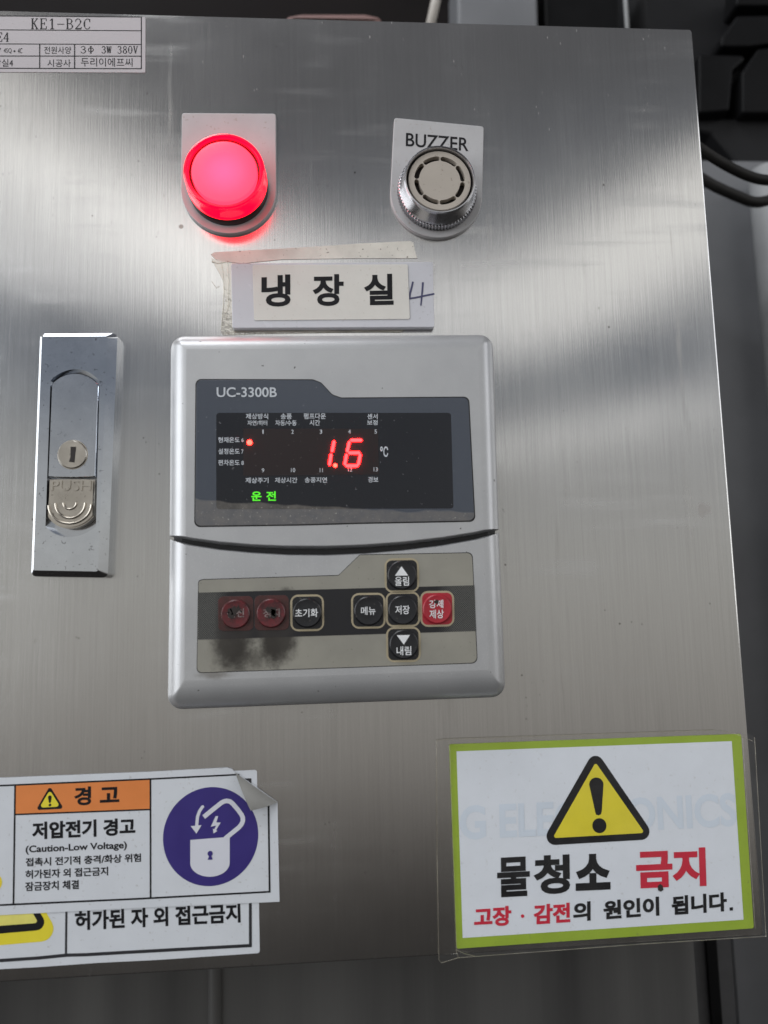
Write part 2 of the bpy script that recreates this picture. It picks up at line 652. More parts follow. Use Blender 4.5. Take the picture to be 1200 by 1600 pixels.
M['hole'] = plain('dark_hole', (.018, .013, .012), .7)
M['pen'] = plain('pen_ink', (.055, .055, .12), .5)
M['flap'] = plain('sticker_backing', (.25, .247, .232), .45, 0, .08, .3)
M['film'] = clear_film('laminating_film', (.985, .985, .98), .024, .12, .012)
M['tape_film'] = clear_film('clear_tape', (.92, .90, .84), .24, .10, .26, (.60, .56, .46))

# ------------------------------------------------------------------ setting: the dim space behind the cabinet
def back_rect(x0, x1, y0, y1, depth):
    """bounding rectangle (x, z) of a photo area on a plane `depth` mm behind the door face"""
    q = PP([(x0, y0), (x1, y0), (x1, y1), (x0, y1)], -depth)
    return min(p[0] for p in q), max(p[0] for p in q), min(p[1] for p in q), max(p[1] for p in q)

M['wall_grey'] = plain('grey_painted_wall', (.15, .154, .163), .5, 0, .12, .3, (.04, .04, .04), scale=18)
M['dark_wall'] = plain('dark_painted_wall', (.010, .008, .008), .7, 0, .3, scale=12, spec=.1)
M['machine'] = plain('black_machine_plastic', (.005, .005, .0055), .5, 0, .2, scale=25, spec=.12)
M['machine_dark'] = plain('dark_machine_grey', (.011, .011, .012), .55, 0, .15, scale=25, spec=.2)
M['cable'] = plain('black_cable_rubber', (.018, .017, .016), .5, 0, .2, spec=.25)
M['pale_grey'] = plain('pale_grey_metal', (.30, .305, .31), .45, 0, .10, .3, scale=30)
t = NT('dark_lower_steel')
n1 = t.noise((26, 1, 1.2), 3, .55)  # broad streaks in the colour stand in for soft highlights on the casing
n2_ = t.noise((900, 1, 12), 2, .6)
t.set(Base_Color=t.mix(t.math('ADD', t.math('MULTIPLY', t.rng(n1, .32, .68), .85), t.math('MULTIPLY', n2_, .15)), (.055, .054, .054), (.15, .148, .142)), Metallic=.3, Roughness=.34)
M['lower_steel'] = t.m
M['pink'] = plain('dull_pink_rubber', (.20, .115, .105), .6)
M['off_white'] = plain('off_white_plastic', (.45, .42, .38), .5)

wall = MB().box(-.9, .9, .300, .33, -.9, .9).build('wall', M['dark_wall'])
wall['kind'] = 'structure'
# grey side wall panel, right of the cabinet
x0, x1, z0, z1 = back_rect(1150, 1200, 250, 1600, 150)
sp_ = MB()
xa = P(1152, 1550, -150)[0]
sp_.box(xa, .60, .150, .17, -.6, P(1150, 252, -150)[1])
grey_panel = sp_.build('wall_panel', M['wall_grey'])
tag(grey_panel, 'grey painted panel behind the right edge of the cabinet', 'panel')
# upright pipe on the far right
px0 = P(1171, 300, -135)
pz = P(1186, 470, -135)
pipe = MB().tube([(px0[0] + .012, .135, P(1180, 268, -135)[1]), (px0[0] + .012, .135, -.5)], .0105, 20).build('pipe', M['pale_grey'])
tag(pipe, 'pale upright pipe at the far right behind the black cables', 'pipe')
# dark gap post under the lower right corner
g0, g1 = P(1088, 1540, -110)[0], P(1150, 1540, -110)[0]
M['post_grey'] = plain('dark_grey_post', (.075, .075, .078), .5, 0, .12)
post = MB().box(g0, g1, .112, .14, -.5, .05).build('post', M['post_grey'])
tag(post, 'dark upright post below the lower right corner of the cabinet', 'post')
gs0, gs1 = P(1108, 1540, -110)[0], P(1124, 1540, -110)[0]
MB().box(gs0, gs1, .1095, .1115, -.5, .05).build('slot', M['machine'], post)
# cables
def cable(name, pts, r, depth, label):
    q = [P(x, y, -depth) for x, y in pts]
    # smooth the run
    for _ in range(3):
        s = [q[0]]
        for a, b in zip(q, q[1:]):
            s += [(a[0] * .75 + b[0] * .25, a[1] * .75 + b[1] * .25), (a[0] * .25 + b[0] * .75, a[1] * .25 + b[1] * .75)]
        s.append(q[-1])
        q = s
    o = MB().tube([(x, depth * MM, z) for x, z in q], r, 12).build(name, M['cable'])
    return tag(o, label, 'cable', 'black cables right of the cabinet')
cable('cable', [(1040, 190), (1095, 234), (1140, 262), (1180, 280), (1215, 283), (1300, 275)], .0022, 60, 'thicker black cable sagging at the right, nearest and uppermost')
cable('cable', [(1040, 240), (1105, 286), (1150, 306), (1180, 318), (1205, 312), (1290, 285)], .0026, 100, 'blurred black cable sagging beneath the thicker one')
# dark machine, upper right
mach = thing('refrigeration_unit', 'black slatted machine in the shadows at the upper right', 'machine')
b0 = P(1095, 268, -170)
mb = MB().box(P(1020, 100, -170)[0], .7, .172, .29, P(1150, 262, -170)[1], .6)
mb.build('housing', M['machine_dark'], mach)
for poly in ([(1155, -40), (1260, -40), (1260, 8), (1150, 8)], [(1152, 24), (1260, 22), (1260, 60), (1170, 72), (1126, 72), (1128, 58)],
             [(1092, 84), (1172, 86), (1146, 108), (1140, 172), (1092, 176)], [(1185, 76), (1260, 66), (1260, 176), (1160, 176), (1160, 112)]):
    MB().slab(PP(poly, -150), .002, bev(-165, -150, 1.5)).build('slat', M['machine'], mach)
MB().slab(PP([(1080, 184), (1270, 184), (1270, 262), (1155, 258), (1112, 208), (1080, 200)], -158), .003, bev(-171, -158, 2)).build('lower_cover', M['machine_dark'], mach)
# things glimpsed over the top edge
def over_top(name, poly, depth, thick, mt, label, cat, r=.001):
    o = MB().slab(PP(poly, -depth), r, bev(-depth - thick, -depth, min(2.0, thick * .4))).build(name, mt)
    return tag(o, label, cat)
over_top('metal_duct', [(713, -60), (838, -60), (843, 90), (716, 90)], 150, 30, M['wall_grey'], 'grey metal duct rising behind the top edge of the cabinet', 'duct')
over_top('junction_box', [(848, -60), (966, -60), (970, 90), (852, 90)], 160, 40, M['machine'], 'black box between the grey duct and a thin rod', 'box')
rod = MB().tube([(P(977, 0, -150)[0], .15, P(977, 90, -150)[1]), (P(977, 0, -150)[0], .15, P(977, -80, -150)[1])], .0012, 10).build('rod', M['pale_grey'])
tag(rod, 'thin grey upright rod above the top edge right of the duct', 'rod')
a, b = P(668, 60, -120), P(690, -40, -120)
strap = MB().tube([(a[0], .12, a[1]), (b[0], .12, b[1])], .0026, 10).build('tube', M['off_white'])
tag(strap, 'off white slanting tube behind the top edge left of the duct', 'tube')
pk = MB().slab(PP([(436, 40), (448, 21), (470, 17), (570, 17), (594, 22), (606, 42)], -110), .003, bev(-130, -110, 4)).build('rubber_grommet', M['pink'])
tag(pk, 'dull pink rounded rubber piece peeping over the top edge', 'rubber piece')
# dark steel casing below the door
low = MB()
lz = P(600, 1450, -60)[1]
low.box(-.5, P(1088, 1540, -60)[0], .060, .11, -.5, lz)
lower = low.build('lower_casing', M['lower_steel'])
tag(lower, 'dark stainless casing under the bottom edge of the cabinet', 'casing')
for px_, r_ in ((336, .0026),):
    x_ = P(px_, 1560, -60)[0]
    MB().tube([(x_, .0605, -.5), (x_, .0605, lz)], r_, 12).build('reflection_bead', M['lower_steel'], lower)  # added bead imitating a light streak reflected in the casing

# ------------------------------------------------------------------ stainless cabinet
cab = thing('control_cabinet', 'brushed stainless steel control cabinet filling the picture', 'cabinet')
right_x = (P(1086, 60)[0] + P(1168, 1150)[0]) / 2
top_z = P(1086, 46)[1]
bot_l, bot_r = P(0, 1537), P(1195, 1464)
top_l = P(0, 16)
def ext(a, b, x):
    return (x, a[1] + (b[1] - a[1]) * (x - a[0]) / (b[0] - a[0]))
LX = -.24
door_c = [ext(bot_l, bot_r, LX), ext(bot_l, bot_r, right_x), ext(top_l, P(1086, 46), right_x), ext(top_l, P(1086, 46), LX)]
dm = MB().slab(door_c, .0012, bev(-18, 0, 1.3, n=6), [.6, .8, .22, 1.0])
door = dm.build('door_panel', M['steel'], cab)
uvl = door.data.uv_layers.new(name='UVMap')
for lp in door.data.loops:
    v = door.data.vertices[lp.vertex_index].co
    uvl.data[lp.index].uv = (v.x, v.z)
MB().box(LX, right_x - .004, .018, .14, door_c[0][1] + .004, door_c[2][1] - .004).build('cabinet_body', M['dark_steel'], cab)

# ------------------------------------------------------------------ red pilot lamp
lamp = thing('pilot_lamp', 'glowing red round indicator lamp on a pale plate', 'indicator lamp')
def legend(corners_top, c, r, h):
    """D-shaped plate: two top corners, round foot"""
    tl, tr = corners_top
    ang_l = math.atan2(tl[1] - c[1], tl[0] - c[0])
    pts = [tr, tl]
    tilt = math.atan2(tr[1] - tl[1], tr[0] - tl[0])
    n = 40
    pts += [(c[0] + r * math.cos(PI + tilt + PI * i / n), c[1] + r * math.sin(PI + tilt + PI * i / n)) for i in range(n + 1)]
    return pts
lc = P(357.5, 295, 1.5)
u = px_at(357, 295, 1.5)
pl = legend((P(284, 176.5, 1.5), P(431, 177.5, 1.5)), lc, 74.5 * u, 1.5)
MB().slab(pl, [.0009, .0009] + [0] * 41, bev(0, 1.6, .25)).build('legend_plate', M['white_plastic'], lamp)
MB().lathe(lc, [(62 * u, 1.5), (62 * u, 4.2), (60 * u, 5.0), (50 * u, 5.0)]).build('bezel', M['black_plastic'], lamp)
t = NT('red_lens_plastic')
t.set(Base_Color=(.22, .001, .006), Roughness=.10, Emission_Color=(1.0, .0, .012), Emission_Strength=4.0, Coat_Weight=.3)
M['lens'] = t.m
t = NT('lit_red_lens')
r_ = t.near(lc[0], lc[1], .0, 52 * u)
t.set(Base_Color=(.25, .01, .02), Roughness=.4, Emission_Strength=1.0)
t.set(Emission_Color=t.mix(r_, (5.0, .085, .19), (6.0, .135, .36)))
M['lens_lit'] = t.m
R0 = 62 * u
prof = [(R0 * .97, 5.0), (R0 * 1.0, 5.4), (R0, 7.2), (R0 * .985, 7.6)]
prof2 = [(R0 * .985, 7.6)] + [(R0 * (.985 - .05 * (1 - math.cos(a))), 11.2 + .9 * math.sin(a)) for a in [PI / 2 * i / 6 for i in range(7)]]
prof2 += [(R0 * .90, 12.1), (R0 * .875, 11.7), (R0 * .865, 11.0)]
M['lens_groove'] = plain('dark_red_groove', (.10, .001, .004), .25)
MB().lathe(lc, prof + prof2[1:], 80, cap=False).lathe(lc, [(R0 * .865, 11.0), (R0 * .85, 9.4), (R0 * .79, 9.3)], 80, 1, False).build('lens_ring', [M['lens'], M['lens_groove']], lamp)
d0 = R0 * .80
MB().lathe(lc, [(d0, 9.3), (d0, 11.0), (d0 * .985, 11.45), (d0 * .93, 11.6), (d0 * .6, 11.75), (d0 * .25, 11.8)], 64).build('lens_disc', M['lens_lit'], lamp)

# ------------------------------------------------------------------ buzzer
bz = thing('buzzer', 'round silver buzzer with slotted beige face on a BUZZER plate', 'buzzer')
bc = P(682, 303, 1.5)
ub = px_at(682, 303, 1.5)
bp_ = legend((P(616, 184, 1.5), P(756, 197.5, 1.5)), bc, 71.5 * ub, 1.5)
lp_ = MB().slab(bp_, [.0009, .0009] + [0] * 41, bev(0, 1.6, .25)).build('legend_plate', M['white_plastic'], bz)
MB().text('BUZZER', (634, 228.5), (732, 236.5), (634.5, 207.5), 1.65, .012).build('lettering', M['black_ink'], lp_)
kn = lambda k, i: 1.0 + (.02 if i % 2 else -.02) * (1 if k in (1, 2, 3) else 0)
MB().lathe(bc, [(60 * ub, 1.5), (60.5 * ub, 1.9), (60.5 * ub, 4.0), (60 * ub, 4.3), (58 * ub, 4.7)], 150, cap=False, bump=kn).build('knurled_collar', M['aluminium'], bz)
MB().lathe(bc, [(59 * ub, 4.3), (56.5 * ub, 5.4), (54.5 * ub, 9.4), (54 * ub, 10.0), (53 * ub, 10.5), (51.5 * ub, 10.55), (50.3 * ub, 10.2), (49.6 * ub, 9.0)], 96, cap=False).build('front_ring', M['aluminium'], bz)
disc_out = circle(bc, 47.3 * ub, 72)
holes = []
for k in range(8):
    a0, a1 = 2 * PI * k / 8 + .115 - .05, 2 * PI * (k + 1) / 8 - .115 - .05
    ro, ri = 38.6 * ub, 31.2 * ub
    rm, rr = (ro + ri) / 2, (ro - ri) / 2
    hole = [(bc[0] + ro * math.cos(a0 + (a1 - a0) * i / 8), bc[1] + ro * math.sin(a0 + (a1 - a0) * i / 8)) for i in range(9)]
    hole += [(bc[0] + rm * math.cos(a1) + rr * math.cos(a1 + PI * i / 6), bc[1] + rm * math.sin(a1) + rr * math.sin(a1 + PI * i / 6)) for i in range(1, 6)]
    hole += [(bc[0] + ri * math.cos(a1 - (a1 - a0) * i / 8), bc[1] + ri * math.sin(a1 - (a1 - a0) * i / 8)) for i in range(9)]
    hole += [(bc[0] + rm * math.cos(a0) + rr * math.cos(a0 + PI + PI * i / 6), bc[1] + rm * math.sin(a0) + rr * math.sin(a0 + PI + PI * i / 6)) for i in range(1, 6)]
    holes.append(hole)
MB().loft([(disc_out, 7.5), (disc_out, 9.3), (circle(bc, 46.6 * ub, 72), 9.6)], True, 0, holes, 7.6).build('sound_disc', M['beige'], bz)
MB().flat(circle(bc, 49.5 * ub, 48), 7.5).build('inner_floor', M['hole'], bz)

# ------------------------------------------------------------------ old tape and name plate
tape = MB()
tape.slab(PP([(329, 398), (335, 394.5), (480, 386.5), (560, 381), (640, 377), (646, 379), (648, 390), (652, 404), (560, 404), (440, 406), (380, 412), (345, 409), (336, 405)]), 0, [(0, 0), (.03, .25)])
tape_o = tape.build('old_tape', M['cream'])
tag(tape_o, 'crooked strip of old cream tape sticking out above the name plate', 'tape')
ct = MB()
ct.slab(PP([(330, 404), (345, 408), (368, 412), (368, 505), (420, 508), (640, 506), (629, 519), (520, 520), (400, 522), (349, 524), (345, 519), (352, 470), (349, 440)]), 0, [(0, .0), (.03, .32)])
cto = ct.build('clear_tape', M['tape_film'])
tag(cto, 'wrinkled clear tape showing along the left and bottom of the name plate', 'tape')
wr = MB()
random.seed(4)
def ridge(pts, r, h=.35):
    return [(x, -h * MM, z) for x, z in PP(pts)]
for pts, r in (([(346, 410), (349, 430), (350, 452), (349, 478), (346, 516)], .00016), ([(356, 410), (358, 440), (357, 470), (354, 500)], .00012),
               ([(331, 409), (340, 412), (347, 411), (357, 409)], .00018), ([(352, 521), (372, 519), (400, 520.5), (440, 519), (500, 519.5), (560, 518), (626, 519), (629, 515)], .00016),
               ([(331, 440), (338, 450), (343, 447)], .0001), ([(366, 524), (369, 516), (372, 513)], .00012), ([(350, 495), (357, 482), (360, 470)], .0001)):
    wr.tube(ridge(pts, r), r, 6)
wr.build('wrinkle', M['tape_film'], cto)

npl = MB().slab(PP([(361, 411.5), (676.5, 409), (679, 511), (363, 512.5)], 2.6), .0003, bev(.35, 2.6, .2)).build('name_plate', M['acrylic'])
tag(npl, 'frosted name plate with a handwritten 4 above the controller', 'name plate')
pp_ = MB().slab(PP([(394.5, 414), (637, 413), (640.5, 498.5), (397, 500.5)], 2.8), .0001, bev(2.6, 2.85, .04)).build('paper_label', M['paper'], npl)
tx = MB()
for s, bl, br, tl in (('냉', (408.5, 479.5), (454, 478.5), (408.5, 429.5)), ('장', (488.5, 478.5), (537, 477.5), (488.5, 429)), ('실', (569, 477), (615, 476), (568.5, 428.5))):
    tx.text(s, bl, br, tl, 2.92, .030)
tx.build('lettering', M['black_ink'], pp_)
pen = MB()
pen.stroke(PP([(645.2, 440), (643.5, 448), (640.8, 458), (640, 466.5), (652, 464.5), (666, 461.5), (679, 459)], 2.68), .0006, 2.68)
pen.stroke(PP([(660.8, 441), (660, 452), (659, 464), (657.5, 477.5)], 2.7), .00066, 2.7, w1=.00045)
pen.build('handwritten_numeral', M['pen'], npl)

# ------------------------------------------------------------------ push latch
lt = thing('door_latch', 'chromed flush door latch with keyhole and PUSH button', 'latch')
esc = [P(62, 521.5, 4), P(47.5, 899.5, 4), P(172.5, 905, .5), P(185.5, 538, .5), P(181, 520, 4)]
esc = [P(61.7, 520.5, 4), P(47.5, 900.5, 4), P(171.5, 903, 1.5), P(183.5, 520.5, 3.5)]
LH = 5.0
def obround(l_top, r_top, apex_t, l_bot, r_bot, apex_b, h):
    """slot outline from photo points"""
    def arc(a, top, b):
        a, b, t = Vector(P(*a, h)), Vector(P(*b, h)), Vector(P(*top, h))
        mid = (a + b) / 2
        sag = (t - mid).length
        half = (b - a).length / 2
        R = (half * half + sag * sag) / (2 * sag)
        up = (t - mid).normalized()
        c = mid - up * (R - sag)
        ex = (b - a).normalized()
        th = math.asin(min(1, half / R))
        return [tuple(c + R * (ex * math.sin(-th + 2 * th * i / 16) + up * math.cos(-th + 2 * th * i / 16))) for i in range(17)]
    return arc(l_top, apex_t, r_top) + arc(r_bot, apex_b, l_bot)
slot = obround((79, 595), (155.5, 596), (119, 577), (71, 822), (150, 822), (108, 839), LH)
MB().slab(esc, [.0016] * 4, bev(0, LH, 1.5, 1.6, 1), [.8, 1.2, 1.7, 1.0], 0, [slot], 1.0).build('escutcheon', M['chrome'], lt)
MB().flat(rpoly(slot, 0, -.0003), 1.2).build('recess_floor', M['chrome_satin'], lt)
lever = obround((79.8, 599.5), (153.6, 600.5), (118, 582.5), (74, 745), (148.3, 744.5), (111, 746), LH + .3)
MB().loft([(rpoly(lever, 0, 0), 1.5), (rpoly(lever, 0, .0), LH - .25), (rpoly(lever, 0, .00025), LH + .05)]).build('lever_face', M['chrome_satin'], lt)
kc = P(112.7, 710, LH + .5)
uk = px_at(112, 710, LH)
keyc = MB().lathe(kc, [(24.3 * uk, LH + .0), (24.0 * uk, LH + .12), (22.8 * uk, LH + .12), (22.4 * uk, LH + .5), (21.6 * uk, LH + .75)], 48).build('key_cylinder', M['nickel'], lt)
MB().flat(PP([(110.2, 698), (119, 698), (116.3, 722.7), (107.6, 721.5), (110, 714)], LH + .8), LH + .8).build('keyhole', M['hole'], keyc)
pb = obround((75.3, 749), (147.8, 749), (111, 748.2), (73.5, 806), (146, 806), (107.5, 825.5), LH)
push = MB().loft([(pb, 1.5), (pb, LH - .6), (rpoly(pb, 0, .0004), LH - .1)]).build('push_button', M['nickel'], lt)
MB().text('PUSH', (80, 767), (142, 767), (81, 750.8), LH - .1, 0, raised=.28).build('lettering', M['nickel'], push)
for (cx_, cy_, rx_, ry_, w_) in ((109.5, 789, 33, 29.5, .00038), (110, 786, 23, 24, .00036), (109.3, 785.5, 10, 10, .00034)):
    c_ = P(cx_, cy_, LH)
    pts = [(c_[0] + rx_ * uk * math.cos(PI + PI * i / 20), -(LH - .05) * MM, c_[1] + ry_ * uk * math.sin(PI + PI * i / 20)) for i in range(21)]
    MB().tube(pts, w_, 8).build('ridge', M['nickel'], push)

# ------------------------------------------------------------------ temperature controller
def silver_abs():
    t = NT('silver_painted_plastic')
    n1 = t.noise((45,) * 3, 4, .6)
    fl = t.noise((3000,) * 3, 2, .5)
    c = t.mix(t.rng(n1, .3, .7), (.45, .455, .465), (.52, .525, .53))
    c = t.mix(t.rng(fl, .60, .75, 0, .6), c, (.62, .62, .63))
    n2 = t.noise((520,) * 3, 2, .5)
    c = t.mix(t.math('MULTIPLY', t.rng(n2, .745, .775), .8), c, (.05, .045, .04))
    # grime line under the keypad film
    g = P(335, 1054, 11)
    gm = t.near(g[0], g[1], .0012, .006, 4.0, .006, 500)
    c = t.mix(t.math('MULTIPLY', gm, .55), c, (.13, .11, .08))
    t.set(Base_Color=c, Metallic=.5, Roughness=.39)
    t.bump(t.noise((2400,) * 3, 2, .6), .12, .00012)
    return t.m
M['silver'] = silver_abs()
M['silver_dark'] = plain('dark_seam', (.02, .02, .021), .55)

ctl = thing('temperature_controller', 'silver wall temperature controller showing red 1.6 digits', 'temperature controller')
HU, HL = 12.0, 11.2
groove_u = [(266.5, 838), (300, 844.5), (345, 850.5), (395, 854.8), (450, 857), (510, 857.2), (570, 855), (630, 850.5), (690, 843.5), (740, 835.5), (778, 828)]
groove_l = [(266, 843), (300, 850.5), (345, 857.5), (395, 862.3), (450, 865.5), (510, 866), (570, 863.5), (630, 858.5), (690, 851), (740, 842), (779, 832.5)]
hs = 5.0
up_c = [P(268.5, 529, hs)] + [P(x, y, hs + 4) if 0 < i < 10 else P(x, y, hs) for i, (x, y) in enumerate(groove_u)] + [P(768.5, 526.5, hs)]
up_r = [.0045] + [0] * 11 + [.0045]
up_w = [1.0] + [.12] * 10 + [1.0, 1.0]
MB().slab(up_c, up_r, bev(0, HU, 6.0, 6.5, 8), up_w, n=8).build('upper_shell', M['silver'], ctl)
lo_c = [P(x, y, hs + 4) if 0 < i < 10 else P(x, y, hs) for i, (x, y) in enumerate(groove_l)][::-1] + [P(262.5, 1109, hs), P(789.5, 1089, hs)]
lo_r = [0] * 11 + [.0045, .0045]
lo_w = [.12] * 10 + [1.0, 1.5, 1.0]
MB().slab(lo_c, lo_r, bev(0, HL, 6.0, 6.5, 8), lo_w, n=8).build('lower_shell', M['silver'], ctl)
core = [P(272, 800, hs), P(270, 900, hs), P(776, 890, hs), P(773, 800, hs)]
MB().slab(core, 0, [(0, 0), (0, 4.5), (3.0, 7.4)]).build('seam_core', M['silver_dark'], ctl)

# display window
def window_film():
    t = NT('smoked_window_film')
    ck = t.n.new('ShaderNodeTexChecker')
    ck.inputs['Scale'].default_value = 1.0
    ck.inputs['Color1'].default_value = (.040, .047, .062, 1)
    ck.inputs['Color2'].default_value = (.085, .098, .122, 1)
    k = t.n.new('ShaderNodeMapping')
    k.inputs['Scale'].default_value = (4300, 4300, 4300)
    k.inputs['Rotation'].default_value = (0, math.radians(45), 0)
    k.inputs['Location'].default_value = (.3, .5, .3)
    t.l.new(t.co(), k.inputs['Vector'])
    t.l.new(k.outputs[0], ck.inputs['Vector'])
    c = t.mix(.35, ck.outputs['Color'], (.062, .072, .092))
    return t, c
def dusty(t, c, h):
    """dried grime along the foot of the window, with a wavy upper edge"""
    X, Z = t.xz()
    n_ = t.noise((26, 1, 1), 3, .5)
    a, b = P(310, 779, h), P(700, 799, h)
    sl = (b[1] - a[1]) / (b[0] - a[0])
    top = t.math('ADD', t.math('MULTIPLY', t.math('SUBTRACT', X, a[0]), sl), t.math('ADD', a[1], t.math('MULTIPLY', t.math('SUBTRACT', n_, .5), .012)))
    d = t.math('SUBTRACT', top, Z)
    mask = t.math('MULTIPLY', t.rng(d, 0, .0005), t.rng(t.noise((300, 1, 300), 4, .7), .25, .75, .35, 1.0))
    line = t.math('MULTIPLY', t.rng(d, .0, .0003), t.rng(d, .0004, .0008, 1, 0))
    sp1 = t.rng(t.noise((1400, 1, 1400), 2, .5), .64, .72)
    c = t.mix(t.math('MULTIPLY', mask, .62), c, (.21, .19, .165))
    c = t.mix(t.math('MULTIPLY', t.math('MULTIPLY', mask, sp1), .75), c, (.48, .46, .42))
    sp2 = t.rng(t.noise((760, 1, 760), 2, .5), .69, .74)
    c = t.mix(t.math('MULTIPLY', sp2, .45), c, (.22, .22, .23))
    return c, mask
win = [(307, 593.5), (489, 594), (502, 599), (519, 617.5), (533, 622.5), (731.5, 621), (741.5, 813.5), (560, 817), (470, 819.5), (305, 822)]
win_r = [.0018, .002, .003, .003, .002, .0018, .0018, 0, 0, .0018]
wh = HU + .05
bz_win = MB().slab(PP([(win[i][0] + (-1.6 if win[i][0] < 520 else 1.6) * (1 if i in (0, 5, 6, 9) else 0), win[i][1] + (-1.5 if i < 6 else 1.8)) for i in range(10)], wh), win_r, [(0, HU - 1), (0, HU + .03)])
bz_win.build('window_gasket', M['black_plastic'], ctl)
t, c = window_film()
c, msk = dusty(t, c, wh)
t.set(Base_Color=c, Roughness=t.math('ADD', .26, t.math('MULTIPLY', msk, .3)), Coat_Weight=0.0)
M['window'] = t.m
wobj = MB().slab(PP(win, wh + .2), win_r, bev(HU + .0, wh + .2, .12)).build('display_window', M['window'], ctl)
H1 = wh + .24
t = NT('smoked_display')
c, msk = dusty(t, (.010, .0115, .016), H1)
t.set(Base_Color=c, Roughness=t.math('ADD', .22, t.math('MULTIPLY', msk, .35)))
M['smoke'] = t.m
t = NT('display_recess_black')
sp2 = t.rng(t.noise((800, 1, 800), 2, .5), .67, .73)
t.set(Base_Color=t.mix(t.math('MULTIPLY', sp2, .5), (.013, .0062, .007), (.10, .085, .085)), Roughness=.35)
M['led_black'] = t.m
dsp = MB().flat(rpoly(PP([(338, 645), (704.5, 645), (708.5, 794.5), (338, 795.5)], H1), .0009), H1).build('display_area', M['smoke'], wobj)
MB().flat(PP([(380, 669.5), (590.6, 670), (592, 741.5), (380, 743.5)], H1 + .04), H1 + .04).build('led_field', M['led_black'], wobj)
M['print'] = plain('pale_grey_print', (.56, .59, .63), .5, 0, .08)
M['print_dim'] = plain('dim_halo_print', (.030, .033, .040), .4)
pr = MB()
H2 = H1 + .08
def line(s, x0, x1, y0, y1, off=.012, mb=None, h=None, dy=0.0):
    (mb or pr).text(s, (x0, y1), (x1, y1 + dy), (x0, y0), h or H2, off)
for a in (('제상방식', 384, 419, 646, 654.8), ('자연/히터', 386.5, 417.5, 656.8, 664.8), ('송풍', 438.5, 456, 646, 655), ('자동/수동', 430, 463.5, 656.5, 665),
          ('펌프다운', 474.5, 509, 645.5, 654.8), ('시간', 483.5, 500, 656, 665), ('센서', 573.7, 590, 646.5, 654.8), ('보정', 573.5, 590, 656.2, 664.2),
          ('현재온도', 341, 374.5, 683, 691.6), ('설정온도', 341, 374.5, 700.8, 709.6), ('편차온도', 341, 374.5, 718.4, 727.2),
          ('제상주기', 383.5, 419.5, 746.2, 754.8), ('제상시간', 429.5, 464.5, 746, 754.6), ('송풍지연', 476, 511, 745.6, 754.2), ('경보', 575, 591, 744.8, 753.8)):
    line(*a, off=.016)
for s, x, y, w_ in (('6', 379, 687.5, 3.6), ('7', 378.7, 705.5, 3.4), ('8', 379, 723.3, 3.6), ('1', 411, 674.5, 1.8), ('2', 457, 674.5, 3.8), ('3', 501.5, 674.5, 3.8), ('4', 546, 674.3, 4), ('5', 587, 674.3, 3.8),
                    ('9', 411, 735, 3.8), ('10', 458, 734.6, 6.6), ('11', 502, 734.6, 4.8), ('12', 547, 733.6, 6.4), ('13', 587, 733.4, 6.4)):
    line(s, x - w_ / 2, x + w_ / 2, y - 3.2, y + 3.2, off=.01)
line('UC-3300B', 338.5, 432.5, 605, 620.5, off=.014)
line('℃', 594, 606.5, 697.5, 714, off=.02)
pr.build('lettering', M['print'], wobj)
# lit segments and lamps
M['seg'] = glow('red_led', (1.0, .0032, .0036), 60.0)
M['dot'] = glow('red_led_dot', (1.0, .010, .0065), 40.0)
M['green'] = glow('green_legend', (.10, 1.0, .012), .95)
def seg(a, b, w):
    """six-sided seven-segment bar standing a little proud"""
    a, b = Vector(P(*a, H2)), Vector(P(*b, H2))
    d = (b - a)
    L = d.length
    d = d / L
    n_ = Vector((-d.y, d.x))
    q = [a, a + d * w * .45 - n_ * w / 2, b - d * w * .45 - n_ * w / 2, b, b - d * w * .45 + n_ * w / 2, a + d * w * .45 + n_ * w / 2]
    return [(v.x, v.y) for v in q]
us = px_at(540, 700, H2)
sg = MB()
for a, b in (((522.4, 688.2), (518.6, 707)), ((517.6, 708.6), (514.6, 728)),
             ((546.6, 688), (566.5, 688)), ((546.2, 689), (542.2, 707)), ((543.4, 707.8), (563.4, 707.6)), ((541.8, 708.8), (538.4, 727.4)), ((563.2, 708.8), (559.8, 727.4)), ((539, 728), (560.4, 728))):
    sg.slab(seg(a, b, 4.6 * us), 0, [(0, H1), (0, H2 + .30)])
sg.build('digit_segments', M['seg'], wobj)
MB().lathe(P(523.8, 727.4, H2), [(3.1 * us, H1), (3.1 * us, H2 + .3)], 20).build('decimal_point', M['dot'], wobj)
MB().lathe(P(390, 691.5, H2), [(4.2 * us, H1), (4.2 * us, H2 + .2), (3 * us, H2 + .5), (1 * us, H2 + .6)], 20).build('indicator_led', M['dot'], wobj)
gl = MB()
gl.text('운', (392.6, 782.6), (408.6, 782.6), (392.8, 768), H2, .026)
gl.text('전', (416, 782.4), (431.2, 782.4), (416, 767.6), H2, .026)
gl.build('running_legend', M['green'], wobj)

